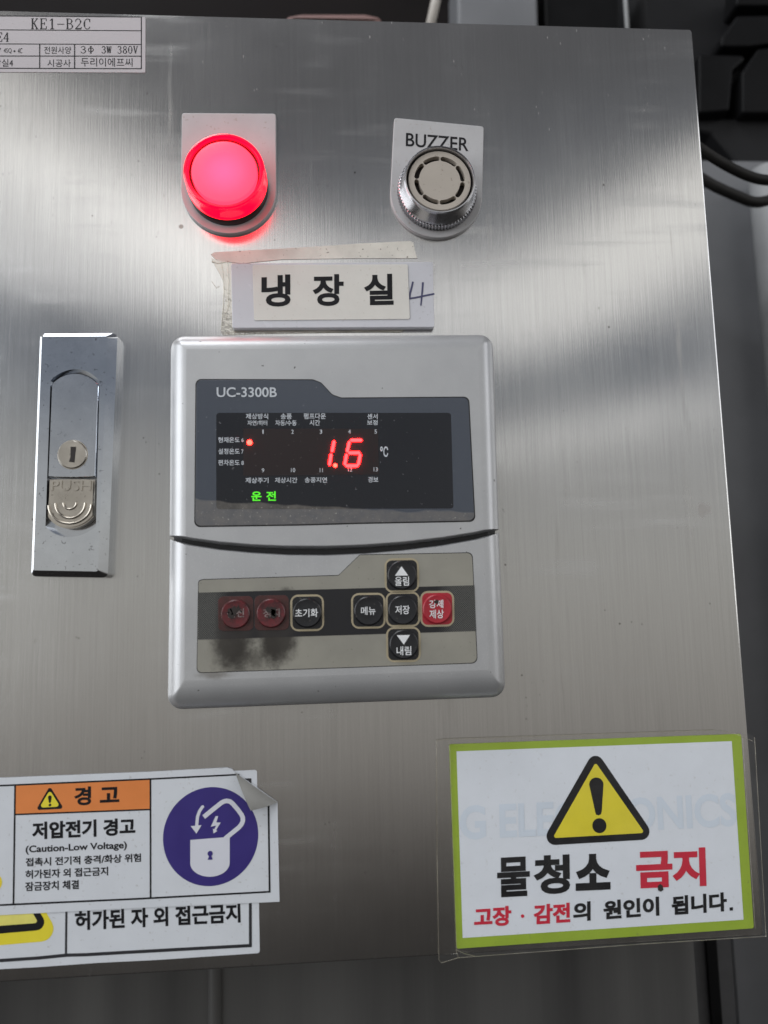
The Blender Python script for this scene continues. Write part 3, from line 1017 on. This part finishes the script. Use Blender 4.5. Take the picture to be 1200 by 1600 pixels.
# keypad film
HK = HL + .12
def keypad_mat():
    t = NT('keypad_film')
    n1 = t.noise((70, 70, 70), 4, .6)
    c = t.mix(t.rng(n1, .3, .7), (.245, .236, .203), (.295, .283, .24))
    for (x, y, r, s, st) in ((362, 1003, .0026, .0055, .62), (374, 1016, .0006, .0050, .5), (434, 1000, .0028, .0046, .8), (424, 1013, .0006, .0048, .7), (398, 1030, .001, .004, 1.0), (448, 923, .0006, .0022, 1.6), (368, 930, .0004, .002, 1.5)):
        p = P(x, y, HK)
        mk = t.near(p[0], p[1], r, s, st, .0046, 480)
        c = t.mix(t.math('MULTIPLY', mk, .9 if 990 < y < 1010 else .55), c, (.019, .015, .012))
    sp1 = t.rng(t.noise((900, 1, 900), 2, .5), .67, .73)
    c = t.mix(t.math('MULTIPLY', sp1, .4), c, (.06, .055, .045))
    t.set(Base_Color=c, Roughness=.42)
    return t.m
M['keypad'] = keypad_mat()
kp = [(310.5, 908), (318, 906), (529, 899.5), (562, 867.5), (737.5, 864), (745.5, 1035.5), (308, 1051)]
kr = [.0012, 0, .001, .001, .0016, .0018, .0014]
MB().slab(PP([(x + (-1 if x < 320 else 1 if x > 700 else 0), y + (-1.2 if y < 950 else 1.0)) for x, y in kp], HK), kr, [(0, HL - .5), (0, HL + .03)]).build('keypad_gasket', M['black_plastic'], ctl)
key = MB().slab(PP(kp, HK), kr, bev(HL, HK, .05)).build('keypad', M['keypad'], ctl)
def band_mat():
    t = NT('keypad_black_band')
    ck = t.n.new('ShaderNodeTexChecker')
    ck.inputs['Scale'].default_value = 1.0
    ck.inputs['Color1'].default_value = (.010, .010, .012, 1)
    ck.inputs['Color2'].default_value = (.115, .115, .105, 1)
    k = t.n.new('ShaderNodeMapping')
    k.inputs['Scale'].default_value = (3000, 3000, 3000)
    k.inputs['Location'].default_value = (.3, .5, .3)
    t.l.new(t.co(), k.inputs['Vector'])
    t.l.new(k.outputs[0], ck.inputs['Vector'])
    X, Z = t.xz()
    xl, xr = P(311, 960, HK)[0], P(742, 950, HK)[0]
    e = t.math('MAXIMUM', t.rng(X, xl + .0045, xl + .0085, 1, 0), t.rng(X, xr - .0115, xr - .0065, 0, 1))
    c = t.mix(e, (.012, .012, .0145), ck.outputs['Color'])
    for x, y in ((366, 985), (430, 985)):
        p = P(x, y, HK)
        c = t.mix(t.math('MULTIPLY', t.near(p[0], p[1], .003, .004, .8, .004, 420), .8), c, (.030, .026, .024))
    t.set(Base_Color=c, Roughness=.38)
    return t.m
M['band'] = band_mat()
HB = HK + .05
MB().flat(PP([(310.2, 926), (741.3, 914.5), (743.8, 986), (309.3, 999.5)], HB), HB).build('printed_band', M['band'], key)
M['tan'] = plain('tan_outline', (.37, .315, .21), .5, 0, .1)
M['btn_black'] = plain('black_button_film', (.012, .0125, .015), .34, 0, .15, .5, (.10, .09, .08))
M['btn_red'] = plain('red_button_film', (.36, .018, .032), .36, 0, .08, .4, (.15, .02, .02))
def worn_red():
    t = NT('worn_red_button')
    n1 = t.noise((330, 330, 330), 4, .7)
    c = t.mix(t.rng(n1, .30, .66), (.085, .022, .022), (.045, .020, .018))
    red = t.mix(t.rng(n1, .32, .62), (.15, .016, .022), (.058, .016, .018))
    for x, y in ((368.3, 959.5), (423.8, 958)):
        p = P(x, y, HB + 1)
        k = px_at(x, y, HB + 1)
        c = t.mix(t.near(p[0], p[1], 20.5 * k, 3 * k, 1, .0008, 900), c, red)
    for x, y in ((366, 957), (424.5, 956)):
        p = P(x, y, HB + 1)
        c = t.mix(t.math('MULTIPLY', t.near(p[0], p[1], .0004, .0026, 1, .003, 900), .85), c, (.020, .012, .011))
    c = t.mix(t.rng(t.noise((1100, 1, 1100), 2, .5), .66, .73, 0, .6), c, (.16, .10, .08))
    t.set(Base_Color=c, Roughness=.34)
    return t.m
M['btn_worn'] = worn_red()
M['worn_print'] = plain('rubbed_grey_print', (.22, .17, .165), .5, 0, .5, .8, (.05, .02, .02), scale=900)
M['crack'] = plain('torn_hole', (.02, .014, .012), .7)
M['btn_print'] = plain('white_button_print', (.74, .75, .76), .5)
HD = HB + 1.0
def button(x0, y0, x1, y1, dx, dy, words, mt, frame=True, worn=False, arrow=None, label=None, pm='btn_print'):
    cs = [(x0, y0), (x1, y0 - .8), (x1 + .6, y1 - .8), (x0 + .6, y1)]
    root = MB()
    if frame:
        ins = 3.2
        b_in = [(x0 + ins, y0 + ins), (x1 - ins, y0 + ins - .8), (x1 + .6 - ins, y1 - ins - .8), (x0 + .6 + ins, y1 - ins)]
    else:
        b_in = cs
    hb = HB + .10
    root.slab(PP(b_in, hb), .0016, bev(HB, hb, .05))
    ud = px_at(dx, dy, hb)
    r = 22.5 * ud
    c = P(dx, dy, hb)
    root.lathe(c, [(r * 1.03, hb), (r, hb + .25), (r * .985, hb + .75), (r * .93, hb + .93), (r * .86, hb + .92), (r * .80, hb + .86), (r * .4, hb + .95)], 48)
    o = root.build('button', mt, ctl)
    if label:
        o['label'] = label
    if frame:
        fr = MB().loft([(rpoly(PP(cs, HB + .03), .0024), HB), (rpoly(PP(cs, HB + .03), .0024), HB + .04)])
        fr.build('button_frame', M['tan'], o)
    ht = hb + 1.0
    tm = MB()
    for s, bl, br, tl in words:
        tm.text(s, bl, br, tl, ht, .014)
    if arrow:
        tm.flat(PP(arrow, ht), ht)
    tm.build('lettering', M[pm], o)
    if worn:
        for poly in worn:
            MB().flat(PP(poly, ht + .04), ht + .04).build('torn_hole', M['crack'], o)
    return o
crack1 = [[(356, 951), (361, 950), (364, 958), (366, 966), (361, 967), (356, 963)], [(359, 952), (363, 949.5), (367, 946), (369, 951), (373, 944.5), (374, 950), (377, 952), (372, 955), (369, 958), (368, 964), (365, 960), (361, 961), (362, 957)], [(374, 953), (379, 955), (377, 958)], [(352, 957), (358, 956), (359, 958)]]
crack2 = [[(424, 951), (430, 953), (433, 962), (428, 967), (423, 965)], [(415, 951), (418, 948), (421, 950), (424, 947.5), (427, 950), (430, 949), (432, 954), (429, 960), (431, 964), (426, 962), (422, 958), (418, 957), (416, 955)], [(418, 964), (421, 961), (422, 968)]]
button(340.5, 932, 395.5, 986, 368.3, 959.5, [('운전', (355, 965), (381.5, 964), (355, 951.5))], M['btn_worn'], False, crack1, pm='worn_print', label='worn dirty red button with a torn centre, leftmost')
button(397.5, 930.5, 451, 985, 423.8, 958, [('정지', (411, 965), (437, 964), (411, 951.5))], M['btn_worn'], False, crack2, pm='worn_print', label='worn dirty red button beside the black reset key')
button(453.3, 929.3, 506, 986.6, 480, 957.5, [('초기화', (461, 964.8), (496.8, 964), (461, 951.5))], M['btn_black'])
button(548.3, 926.8, 602, 982.6, 575.8, 954.3, [('메뉴', (564, 961), (587, 960.6), (564, 948))], M['btn_black'])
button(602.3, 925, 656, 980, 628.9, 953, [('저장', (617.5, 960), (640, 959.6), (617.5, 946.2))], M['btn_black'])
button(656.2, 923.6, 709.5, 979.6, 682.6, 951.5, [('강제', (670.5, 950.5), (692.6, 950), (670.5, 937.6)), ('제상', (671, 966.4), (693.3, 966), (671, 952.8))], M['btn_red'], True,
       [[(678, 939), (683, 936.8), (685.5, 938.5), (685, 943), (681, 943.5), (678.5, 942)]], label='bright red button with two lines of writing')
button(600.6, 872.6, 654.6, 926, 627.8, 898.5, [('올림', (617, 915.4), (639, 915), (617, 901.2))], M['btn_black'], arrow=[(627.4, 884.8), (617, 899.6), (637.8, 899.2)])
button(603, 979.8, 657, 1035, 630.8, 1006.5, [('내림', (619.6, 1024), (642.5, 1023.6), (619.6, 1010))], M['btn_black'], arrow=[(620, 992.6), (640.6, 992), (631, 1007.2)])

# ------------------------------------------------------------------ specification label, top left
spec = MB().slab(PP([(-190, 23), (227.6, 27), (227.2, 114), (-190, 112.5)]), [.0002, .0004, .0004, .0002], [(0, 0), (.03, .14)]).build('specification_label', M['sheet_white'])
tag(spec, 'white table label reading KE1-B2C at the top left corner', 'label')
SH = .19
ln = MB()
us_ = px_at(100, 70)
for a, b, w_ in (((-180, 24), (221, 27.2), 1.4), ((-180, 46.0), (221, 48.6), 1.3), ((-180, 68.4), (221, 70), 1.3), ((-180, 87.8), (221, 88.3), 1.5), ((-180, 106.5), (221, 107.9), 1.5),
                 ((221, 26.6), (221, 108.4), 1.5)):
    ln.stroke(PP([a, b]), w_ * us_, SH)
for x in (62.3, 116.8):
    ln.stroke(PP([(x, 69.4), (x, 107.4)]), 1.5 * us_, SH + .03)
ln.build('table_lines', M['black_ink'], spec)
# serif figures drawn stroke by stroke: (thick?, points) on a 0..1 box
SERIF = {
 'K': [(1, [(.22, 0), (.22, 1)]), (0, [(.05, .02), (.40, .02)]), (0, [(.05, .98), (.40, .98)]), (0, [(.82, .95), (.25, .42)]), (1, [(.42, .56), (.85, .03)]), (0, [(.64, .98), (.98, .98)]), (0, [(.66, .02), (1, .02)])],
 'E': [(1, [(.24, 0), (.24, 1)]), (0, [(.06, .98), (.88, .98), (.90, .76)]), (0, [(.24, .52), (.66, .52)]), (0, [(.66, .66), (.66, .38)]), (0, [(.06, .02), (.90, .02), (.94, .26)])],
 '1': [(1, [(.52, 0), (.52, 1)]), (0, [(.22, .80), (.52, .98)]), (0, [(.25, .02), (.80, .02)])],
 '-': [(0, [(.02, .47), (.98, .47)])],
 'B': [(1, [(.22, 0), (.22, 1)]), (0, [(.05, .98), (.55, .98), (.76, .90), (.80, .76), (.72, .60), (.52, .53), (.24, .53)]), (0, [(.52, .53), (.80, .44), (.90, .26), (.80, .09), (.56, .02), (.05, .02)]), (1, [(.81, .82), (.81, .70)]), (1, [(.89, .36), (.89, .18)])],
 '2': [(0, [(.12, .72), (.18, .90), (.44, 1), (.70, .93), (.82, .74), (.72, .52), (.40, .26), (.10, .03)]), (1, [(.80, .82), (.81, .66)]), (1, [(.10, .05), (.86, .05)]), (0, [(.86, .03), (.92, .22)])],
 'C': [(0, [(.88, .70), (.84, .86), (.66, .98), (.46, .98), (.24, .86), (.12, .62), (.12, .36), (.24, .13), (.46, .02), (.70, .04), (.90, .24)]), (1, [(.15, .70), (.12, .50), (.15, .28)]), (0, [(.88, .98), (.88, .68)])],
 '4': [(1, [(.66, 0), (.66, 1)]), (0, [(.66, .98), (.06, .30), (.96, .30)]), (0, [(.46, .02), (.86, .02)])],
 '3': [(0, [(.14, .80), (.26, .95), (.50, 1), (.72, .92), (.78, .76), (.66, .58), (.40, .52)]), (0, [(.46, .53), (.74, .46), (.86, .28), (.76, .09), (.48, 0), (.22, .05), (.10, .22)]), (1, [(.77, .84), (.77, .68)]), (1, [(.84, .38), (.84, .18)])],
 '8': [(0, [(.5, .53), (.24, .64), (.18, .80), (.30, .95), (.5, 1), (.7, .95), (.82, .80), (.76, .64), (.5, .53), (.20, .42), (.10, .24), (.24, .06), (.5, 0), (.76, .06), (.90, .24), (.80, .42), (.5, .53)]), (1, [(.14, .34), (.14, .16)]), (1, [(.86, .34), (.86, .16)])],
 '0': [(0, [(.5, 1), (.24, .90), (.12, .62), (.12, .38), (.24, .10), (.5, 0), (.76, .10), (.88, .38), (.88, .62), (.76, .90), (.5, 1)]), (1, [(.14, .68), (.14, .32)]), (1, [(.86, .68), (.86, .32)])],
 'V': [(1, [(.14, .98), (.50, .02)]), (0, [(.50, .02), (.86, .98)]), (0, [(0, .98), (.34, .98)]), (0, [(.68, .98), (1, .98)])],
 'W': [(1, [(.10, .98), (.28, .02)]), (0, [(.28, .02), (.50, .95)]), (1, [(.48, .98), (.70, .02)]), (0, [(.70, .02), (.90, .98)]), (0, [(0, .98), (.26, .98)]), (0, [(.76, .98), (1, .98)])],
 'P': [(1, [(.5, 0), (.5, 1)]), (0, [(.5, .80), (.2, .72), (.08, .5), (.2, .28), (.5, .20), (.8, .28), (.92, .5), (.8, .72), (.5, .80)]), (0, [(.34, .99), (.66, .99)]), (0, [(.34, .01), (.66, .01)])],
}
def serif(mb, s, x0, x1, y0, y1, h, thick=2.0, thin=1.0, gap=.16, dy=0.0):
    n_ = len(s)
    cw = (x1 - x0) / (n_ - gap)
    for i, ch in enumerate(s):
        if ch not in SERIF:
            continue
        for tk, pts in SERIF[ch]:
            q = [(x0 + cw * (i + u_ * (1 - gap)), y1 + (y0 - y1) * v_ + dy * (i + u_) / n_) for u_, v_ in pts]
            mb.stroke(PP(q), (thick if tk else thin) * us_, h + (.02 if tk else 0))
st_ = MB()
serif(st_, 'KE1-B2C', 48.5, 142, 29.4, 45.8, SH, 2.1, 1.15, dy=.6)
serif(st_, 'KE4', -16, 14.8, 51.4, 65.6, SH, 1.9, 1.1)
serif(st_, '3P', 125.5, 147, 73, 83.6, SH, 1.7, 1.0)
serif(st_, '3W', 158.5, 174.5, 73, 83.8, SH, 1.7, 1.0, .1)
serif(st_, '380V', 183.5, 215.5, 72.6, 84.2, SH, 1.7, 1.0)
for s, bl, br, tl in (('4SQ', (5.5, 83.6), (18, 83.6), (5.8, 75.4)), ('·', (21, 81.4), (24, 81.4), (21, 78.4)), ('4C', (27.5, 83.2), (34.5, 83.2), (28, 75.2)), ('V', (-8, 83.4), (1.5, 83.4), (-8, 75)),
                      ('전원사양', (69, 83.8), (111.2, 84), (69, 72.6)), ('시공사', (74, 104.4), (110.6, 104.6), (74, 92.6)), ('두리이에프씨', (126.4, 103.6), (207, 104.2), (126.4, 90)),
                      ('냉장실', (-22, 104), (13.2, 104.2), (-22, 92)), ('4', (14.6, 103.6), (20.2, 103.6), (14.6, 93.6))):
    st_.text(s, bl, br, tl, SH, -.004 if len(s) > 2 else .004)
st_.build('lettering', M['black_ink'], spec)

# ------------------------------------------------------------------ the two warning stickers, lower left
def tri_px(mb, pts, r, h, mi=0):
    mb.flat(rpoly(PP(pts, h), r), h, mi)
lowst = thing('warning_sticker', 'lower white sticker half hidden beneath another, reading no entry', 'sticker')
MB().slab(PP([(-140, 1228), (401.5, 1202.8), (406, 1489), (250, 1499.5), (150, 1504.5), (60, 1511), (-140, 1522)]), [0, .0007, .0007, 0, 0, 0, 0], [(0, 0), (.03, .13)]).build('sheet', M['sticker_white'], lowst)
l1 = MB()
u2 = px_at(200, 1450)
l1.stroke(PP([(-100, 1507), (0, 1500.5), (60, 1496.5), (105, 1492), (135, 1491.3), (200, 1487.5), (300, 1482), (392, 1477)]), 5.0 * u2, .17)
l1.stroke(PP([(390.6, 1216), (391.4, 1479.4)]), 4.6 * u2, .19)
l1.stroke(PP([(104.5, 1380), (103.3, 1492)]), 3.2 * u2, .19)
l1.stroke(PP([(300, 1222.6), (389, 1217.8)]), 4.0 * u2, .17)
l1.build('border_lines', M['grey_ink'], lowst)
ty = MB()
tri_px(ty, [(-150, 1490), (97, 1468.5), (-30, 1250)], .0034, .17)
yel = ty.build('warning_triangle', M['yellow'], lowst)
ty = MB()
tri_px(ty, [(-128, 1470), (78, 1452), (-30, 1270)], .0022, .20)
ty.build('triangle_outline', M['black_ink'], yel)
ty = MB()
tri_px(ty, [(-112, 1455), (60, 1442), (-30, 1286)], .0006, .23)
M['pale_yellow'] = plain('pale_yellow_ink', (.72, .66, .16), .45)
ty.build('triangle_field', M['pale_yellow'], yel)
MB().text('허가된 자 외 접근금지', (117, 1454), (376, 1441.5), (117, 1423), .18, .034).build('lettering', M['black_ink'], lowst)

upst = thing('warning_sticker', 'white low voltage warning sticker with a curled top right corner', 'sticker')
F1, F2 = (367.6, 1206.8), (433.6, 1253.6)
MB().slab(PP([(-140, 1222.5), (0, 1215.6), (240, 1205.8), (355, 1199.3), (362, 1201.2), F1, (400, 1229.5), F2, (436.8, 1409), (220, 1418.5), (0, 1430), (-140, 1437)], .35), 0, [(0, .14), (.0, .36), (.02, .38)]).build('sheet', M['sticker_white'], upst)
UH = .42
l2 = MB()
l2.stroke(PP([(-140, 1234), (0, 1227.6), (240, 1217), (374, 1210.2)], UH), 2.6 * u2, UH)
l2.stroke(PP([(-140, 1421), (0, 1414.2), (220, 1404.2), (421.5, 1393.4)], UH), 2.8 * u2, UH)
l2.stroke(PP([(419.4, 1246), (421.3, 1394.6)], UH), 2.9 * u2, UH + .02)
l2.stroke(PP([(23.6, 1227.2), (21, 1413)], UH), 2.6 * u2, UH + .02)
l2.stroke(PP([(235, 1217.5), (235.3, 1403.6)], UH), 2.6 * u2, UH + .02)
l2.stroke(PP([(23.2, 1272.7), (235, 1264.8)], UH), 2.4 * u2, UH + .02)
l2.build('border_lines', M['black_ink'], upst)
ob = MB().flat(PP([(24, 1227), (235, 1217.6), (235, 1264.6), (23.4, 1272.4)], UH), UH - .02).build('heading_band', M['orange'], upst)
tt = MB()
tri_px(tt, [(77.8, 1228.2), (56, 1265.8), (100, 1263.6)], .0006, UH + .0)
wt = tt.build('warning_triangle', M['black_ink'], ob)
tt = MB()
tri_px(tt, [(77.8, 1234.4), (61.6, 1262), (94, 1260.2)], .0002, UH + .03)
tt.build('triangle_field', M['yellow'], ob)
tt = MB()
tt.flat(rpoly(PP([(74.6, 1243), (81.4, 1242.6), (79.4, 1254.4), (76.6, 1254.6)], UH), .0005), UH + .06)
tt.flat(circle(P(78.2, 1257.8, UH), 2.1 * u2, 16), UH + .06)
tt.build('exclamation_mark', M['black_ink'], ob)
for w_ in (('경', (116, 1258.8), (142.4, 1257.8), (116, 1229.6)), ('고', (156, 1254.4), (186.4, 1253.0), (156, 1230.6))):
    MB().text(*w_, UH + .02, .034).build('lettering', M['black_ink'], ob)
bd = MB()
bd.text('저압전기 경고', (50, 1312), (211.6, 1304.6), (50, 1284.6), UH, .040)
bd.text('(Caution-Low Voltage)', (40, 1335.6), (198.4, 1328.6), (40, 1321.4), UH, .026)
bd.text('접촉시 전기적 충격/화상 위험', (40, 1354), (220.4, 1346.6), (40, 1340.6), UH, .028)
bd.text('허가된자 외 접근금지', (39.6, 1373.4), (169, 1367.8), (39.6, 1359.6), UH, .028)
bd.text('잠금장치 체결', (39.2, 1392.6), (123.4, 1389), (39.2, 1378.2), UH, .028)
bd.build('lettering', M['black_ink'], upst)
yb = MB()
yb.flat(circle(P(-11, 1379.5, UH), 14 * u2, 32), UH)
yb.build('yellow_spot', M['yellow'], upst)
bcn = P(329.4, 1306.6, UH)
blue = MB().flat(circle(bcn, 76.2 * u2, 96, ry=76.8 * u2), UH).build('padlock_emblem', M['blue'], upst)
M['emblem_white'] = plain('emblem_white', (.63, .64, .70), .38, 0, .02)
em = MB()
EH = UH + .05
arcb = [(297.3, 1350)] + [(297.3 + 30.8 - 30.8 * math.cos(PI * i / 18), 1349 + 21.5 * math.sin(PI * i / 18) - .06 * i) for i in range(1, 18)] + [(358.8, 1347)]
em.flat(PP([(297.3, 1312.4)] + arcb + [(358.9, 1307.6)], EH), EH)
em.stroke(PP([(318.3, 1276.6), (332, 1265.4), (345.5, 1254.6), (349.5, 1252.4), (354.2, 1251.2), (359.2, 1252.2), (363.2, 1255.2), (371.5, 1264.8), (377.2, 1272.6), (379.4, 1277.6), (379.4, 1283), (377, 1288.4), (372.6, 1293.4), (361, 1302.8), (351.6, 1310.4)], EH), 7.2 * u2, EH + .02)
em.stroke(PP([(316.4, 1260.4), (311.8, 1267.4), (308.6, 1276), (307.2, 1291.5)], EH), 5.0 * u2, EH)
em.flat(circle(P(316.6, 1260.6, EH), 2.5 * u2, 14), EH + .03)
em.flat(PP([(298, 1290.8), (315, 1289.2), (306.9, 1302.6)], EH), EH + .03)
em.flat(PP([(337, 1275.2), (341, 1275.2), (338, 1285), (344.8, 1285.2), (337.6, 1297), (339.8, 1298.4), (333.6, 1302.2), (332.6, 1295), (334.8, 1295.6), (338, 1289.8), (329.2, 1292)], EH), EH)
em.build('padlock_symbol', M['emblem_white'], blue)
kh = MB()
kh.flat(circle(P(328.4, 1333.6, EH), 4.2 * u2, 24), EH + .06)
kh.flat(PP([(327, 1336), (330, 1336), (332.4, 1343), (324.6, 1343.4)], EH), EH + .08)
kh.build('keyhole_symbol', M['blue'], blue)
# curled corner: a strip that turns over the fold line and comes back down to its tip
tip = (391.4, 1267.0)
a0, b0, c0 = Vector(P(*F1, .4)), Vector(P(*F2, .4)), Vector(P(*tip, 3.6))
K, J = 12, 10
vs, fs = [], []
for i in range(K + 1):
    s_ = i / K
    hh = .4 + 3.4 * math.sin(min(1, s_ * 1.25) * PI / 2) * (1 - .12 * s_)
    L_, R_ = a0.lerp(c0, s_), b0.lerp(c0, s_)
    bow = Vector((.0016, .0012)) * math.sin(PI * min(1, s_ * 1.15)) * (1 - s_)
    for j in range(J + 1):
        g_ = L_.lerp(R_, j / J) + bow * math.sin(PI * j / J) * .5
        vs.append((g_.x, -(hh + .5 * math.sin(PI * j / J) * (1 - s_)) * MM, g_.y))
for i in range(K):
    for j in range(J):
        q = i * (J + 1) + j
        fs.append([q, q + 1, q + J + 2, q + J + 1])
MB().add(vs, fs).build('curled_corner', M['flap'], upst, angle=80)

# ------------------------------------------------------------------ laminated notice, lower right
sign = thing('notice_sign', 'laminated lime bordered notice with a yellow warning triangle', 'sign')
NH = .30
MB().slab(PP([(701.8, 1163), (1158, 1146.8), (1178, 1450.5), (713.2, 1482.5)], NH), .0001, [(0, .12), (.02, NH)]).build('border', M['lime'], sign)
sheet = MB().flat(PP([(713.2, 1174), (1143.4, 1158), (1161.8, 1437), (723, 1465.6)], NH + .04), NH + .04).build('paper', M['sign_white'], sign)
u3 = px_at(940, 1300)
gt = MB()
gt.text('G ELECTRONICS', (719, 1313), (1152, 1291), (718, 1259), NH + .08, .03)
gt.build('show_through_lettering', M['ghost'], sheet)
q = MB()
tri_px(q, [(929.6, 1170), (843, 1321.6), (1026, 1311)], .0026, NH + .12)
tri = q.build('warning_triangle', M['black_ink'], sign)
q = MB()
tri_px(q, [(930.6, 1191.2), (863.4, 1309.6), (1007.4, 1301.4)], .0004, NH + .16)
q.build('triangle_field', M['yellow'], tri)
q = MB()
ex = [(931.4 + 11.2 * math.cos(PI - PI * i / 14), 1225.6 - 11 * math.sin(PI * i / 14)) for i in range(15)] + [(939.8, 1268), (938.6, 1272), (934.8, 1273.8), (931, 1272.4), (929.8, 1268.6)]
q.flat(PP(ex, NH), NH + .2)
q.flat(circle(P(936.2, 1289.8, NH), 11 * u3, 32), NH + .2)
q.build('exclamation_mark', M['black_ink'], tri)
q = MB()
q.text('물', (777.2, 1402.4), (828.4, 1399.6), (776.4, 1340.4), NH + .12, .032)
q.text('청', (834, 1398.6), (891, 1395.4), (833.4, 1337.4), NH + .12, .038)
q.text('소', (899.6, 1392.2), (954, 1389.8), (899, 1335.2), NH + .12, .052)
q.build('lettering', M['black_ink'], sheet)
q = MB()
q.text('금지', (994.6, 1389.2), (1104, 1384.2), (993.2, 1328.4), NH + .12, .042)
q.build('lettering', M['red_ink'], sheet)
q = MB()
q.text('고장', (740.8, 1449.2), (799, 1446), (740.8, 1418.2), NH + .12, .04)
q.flat(circle(P(816.4, 1431.2, NH), 2.6 * u3, 12), NH + .12)
q.text('감전', (833.6, 1444.6), (891, 1441), (833.6, 1413.6), NH + .12, .04)
q.build('lettering', M['red_ink'], sheet)
q = MB()
q.text('의', (895.4, 1440.2), (922.8, 1438.4), (895.4, 1409.8), NH + .12, .04)
q.text('원인이', (943, 1437.4), (1030.4, 1430.6), (942.4, 1407.4), NH + .12, .04)
q.text('됩니다', (1049.6, 1430.4), (1136, 1423.6), (1049, 1400.4), NH + .12, .04)
q.flat(rpoly(PP([(1139.6, 1417.6), (1144.8, 1417.2), (1145, 1422.4), (1139.8, 1422.8)], NH), 0), NH + .12)
q.build('lettering', M['black_ink'], sheet)
hole_ = MB()
hole_.flat(PP([(1027.5, 1383.5), (1031, 1380.6), (1035, 1383.4), (1036, 1390), (1032, 1393), (1027.6, 1390.6)], NH), NH + .2)
hole_.build('burn_spot', M['hole'], sheet)
sl = MB()
SHH = NH + .45
sl.slab(PP([(681.5, 1157), (700, 1155), (1120, 1141), (1172, 1147.5), (1179, 1152), (1197, 1463), (1000, 1475.5), (716, 1496.6), (690, 1505), (685.5, 1500)], SHH), 0, [(0, .05), (0, SHH - .12), (.15, SHH)])
slo = sl.build('plastic_sleeve', M['film'], sign)
we = MB()
for pts in ([(702.5, 1157), (707, 1300), (713.5, 1488), (716, 1496)], [(682, 1157.5), (683, 1330), (685.8, 1500), (690, 1504.5), (716, 1496.5)], [(716, 1496.5), (1000, 1475.3), (1197, 1463)],
            [(1128, 1141.5), (1150, 1147), (1176, 1158)], [(714, 1484), (725, 1490), (742, 1494)], [(682, 1157), (700, 1155), (900, 1148.3), (1120, 1141)], [(1160, 1150), (1180, 1451)], [(1179, 1152), (1197, 1463)]):
    we.tube([(x, -(SHH + .02) * MM, z) for x, z in PP(pts, SHH)], .00008, 6)
we.build('sleeve_edge', M['tape_film'], sign)
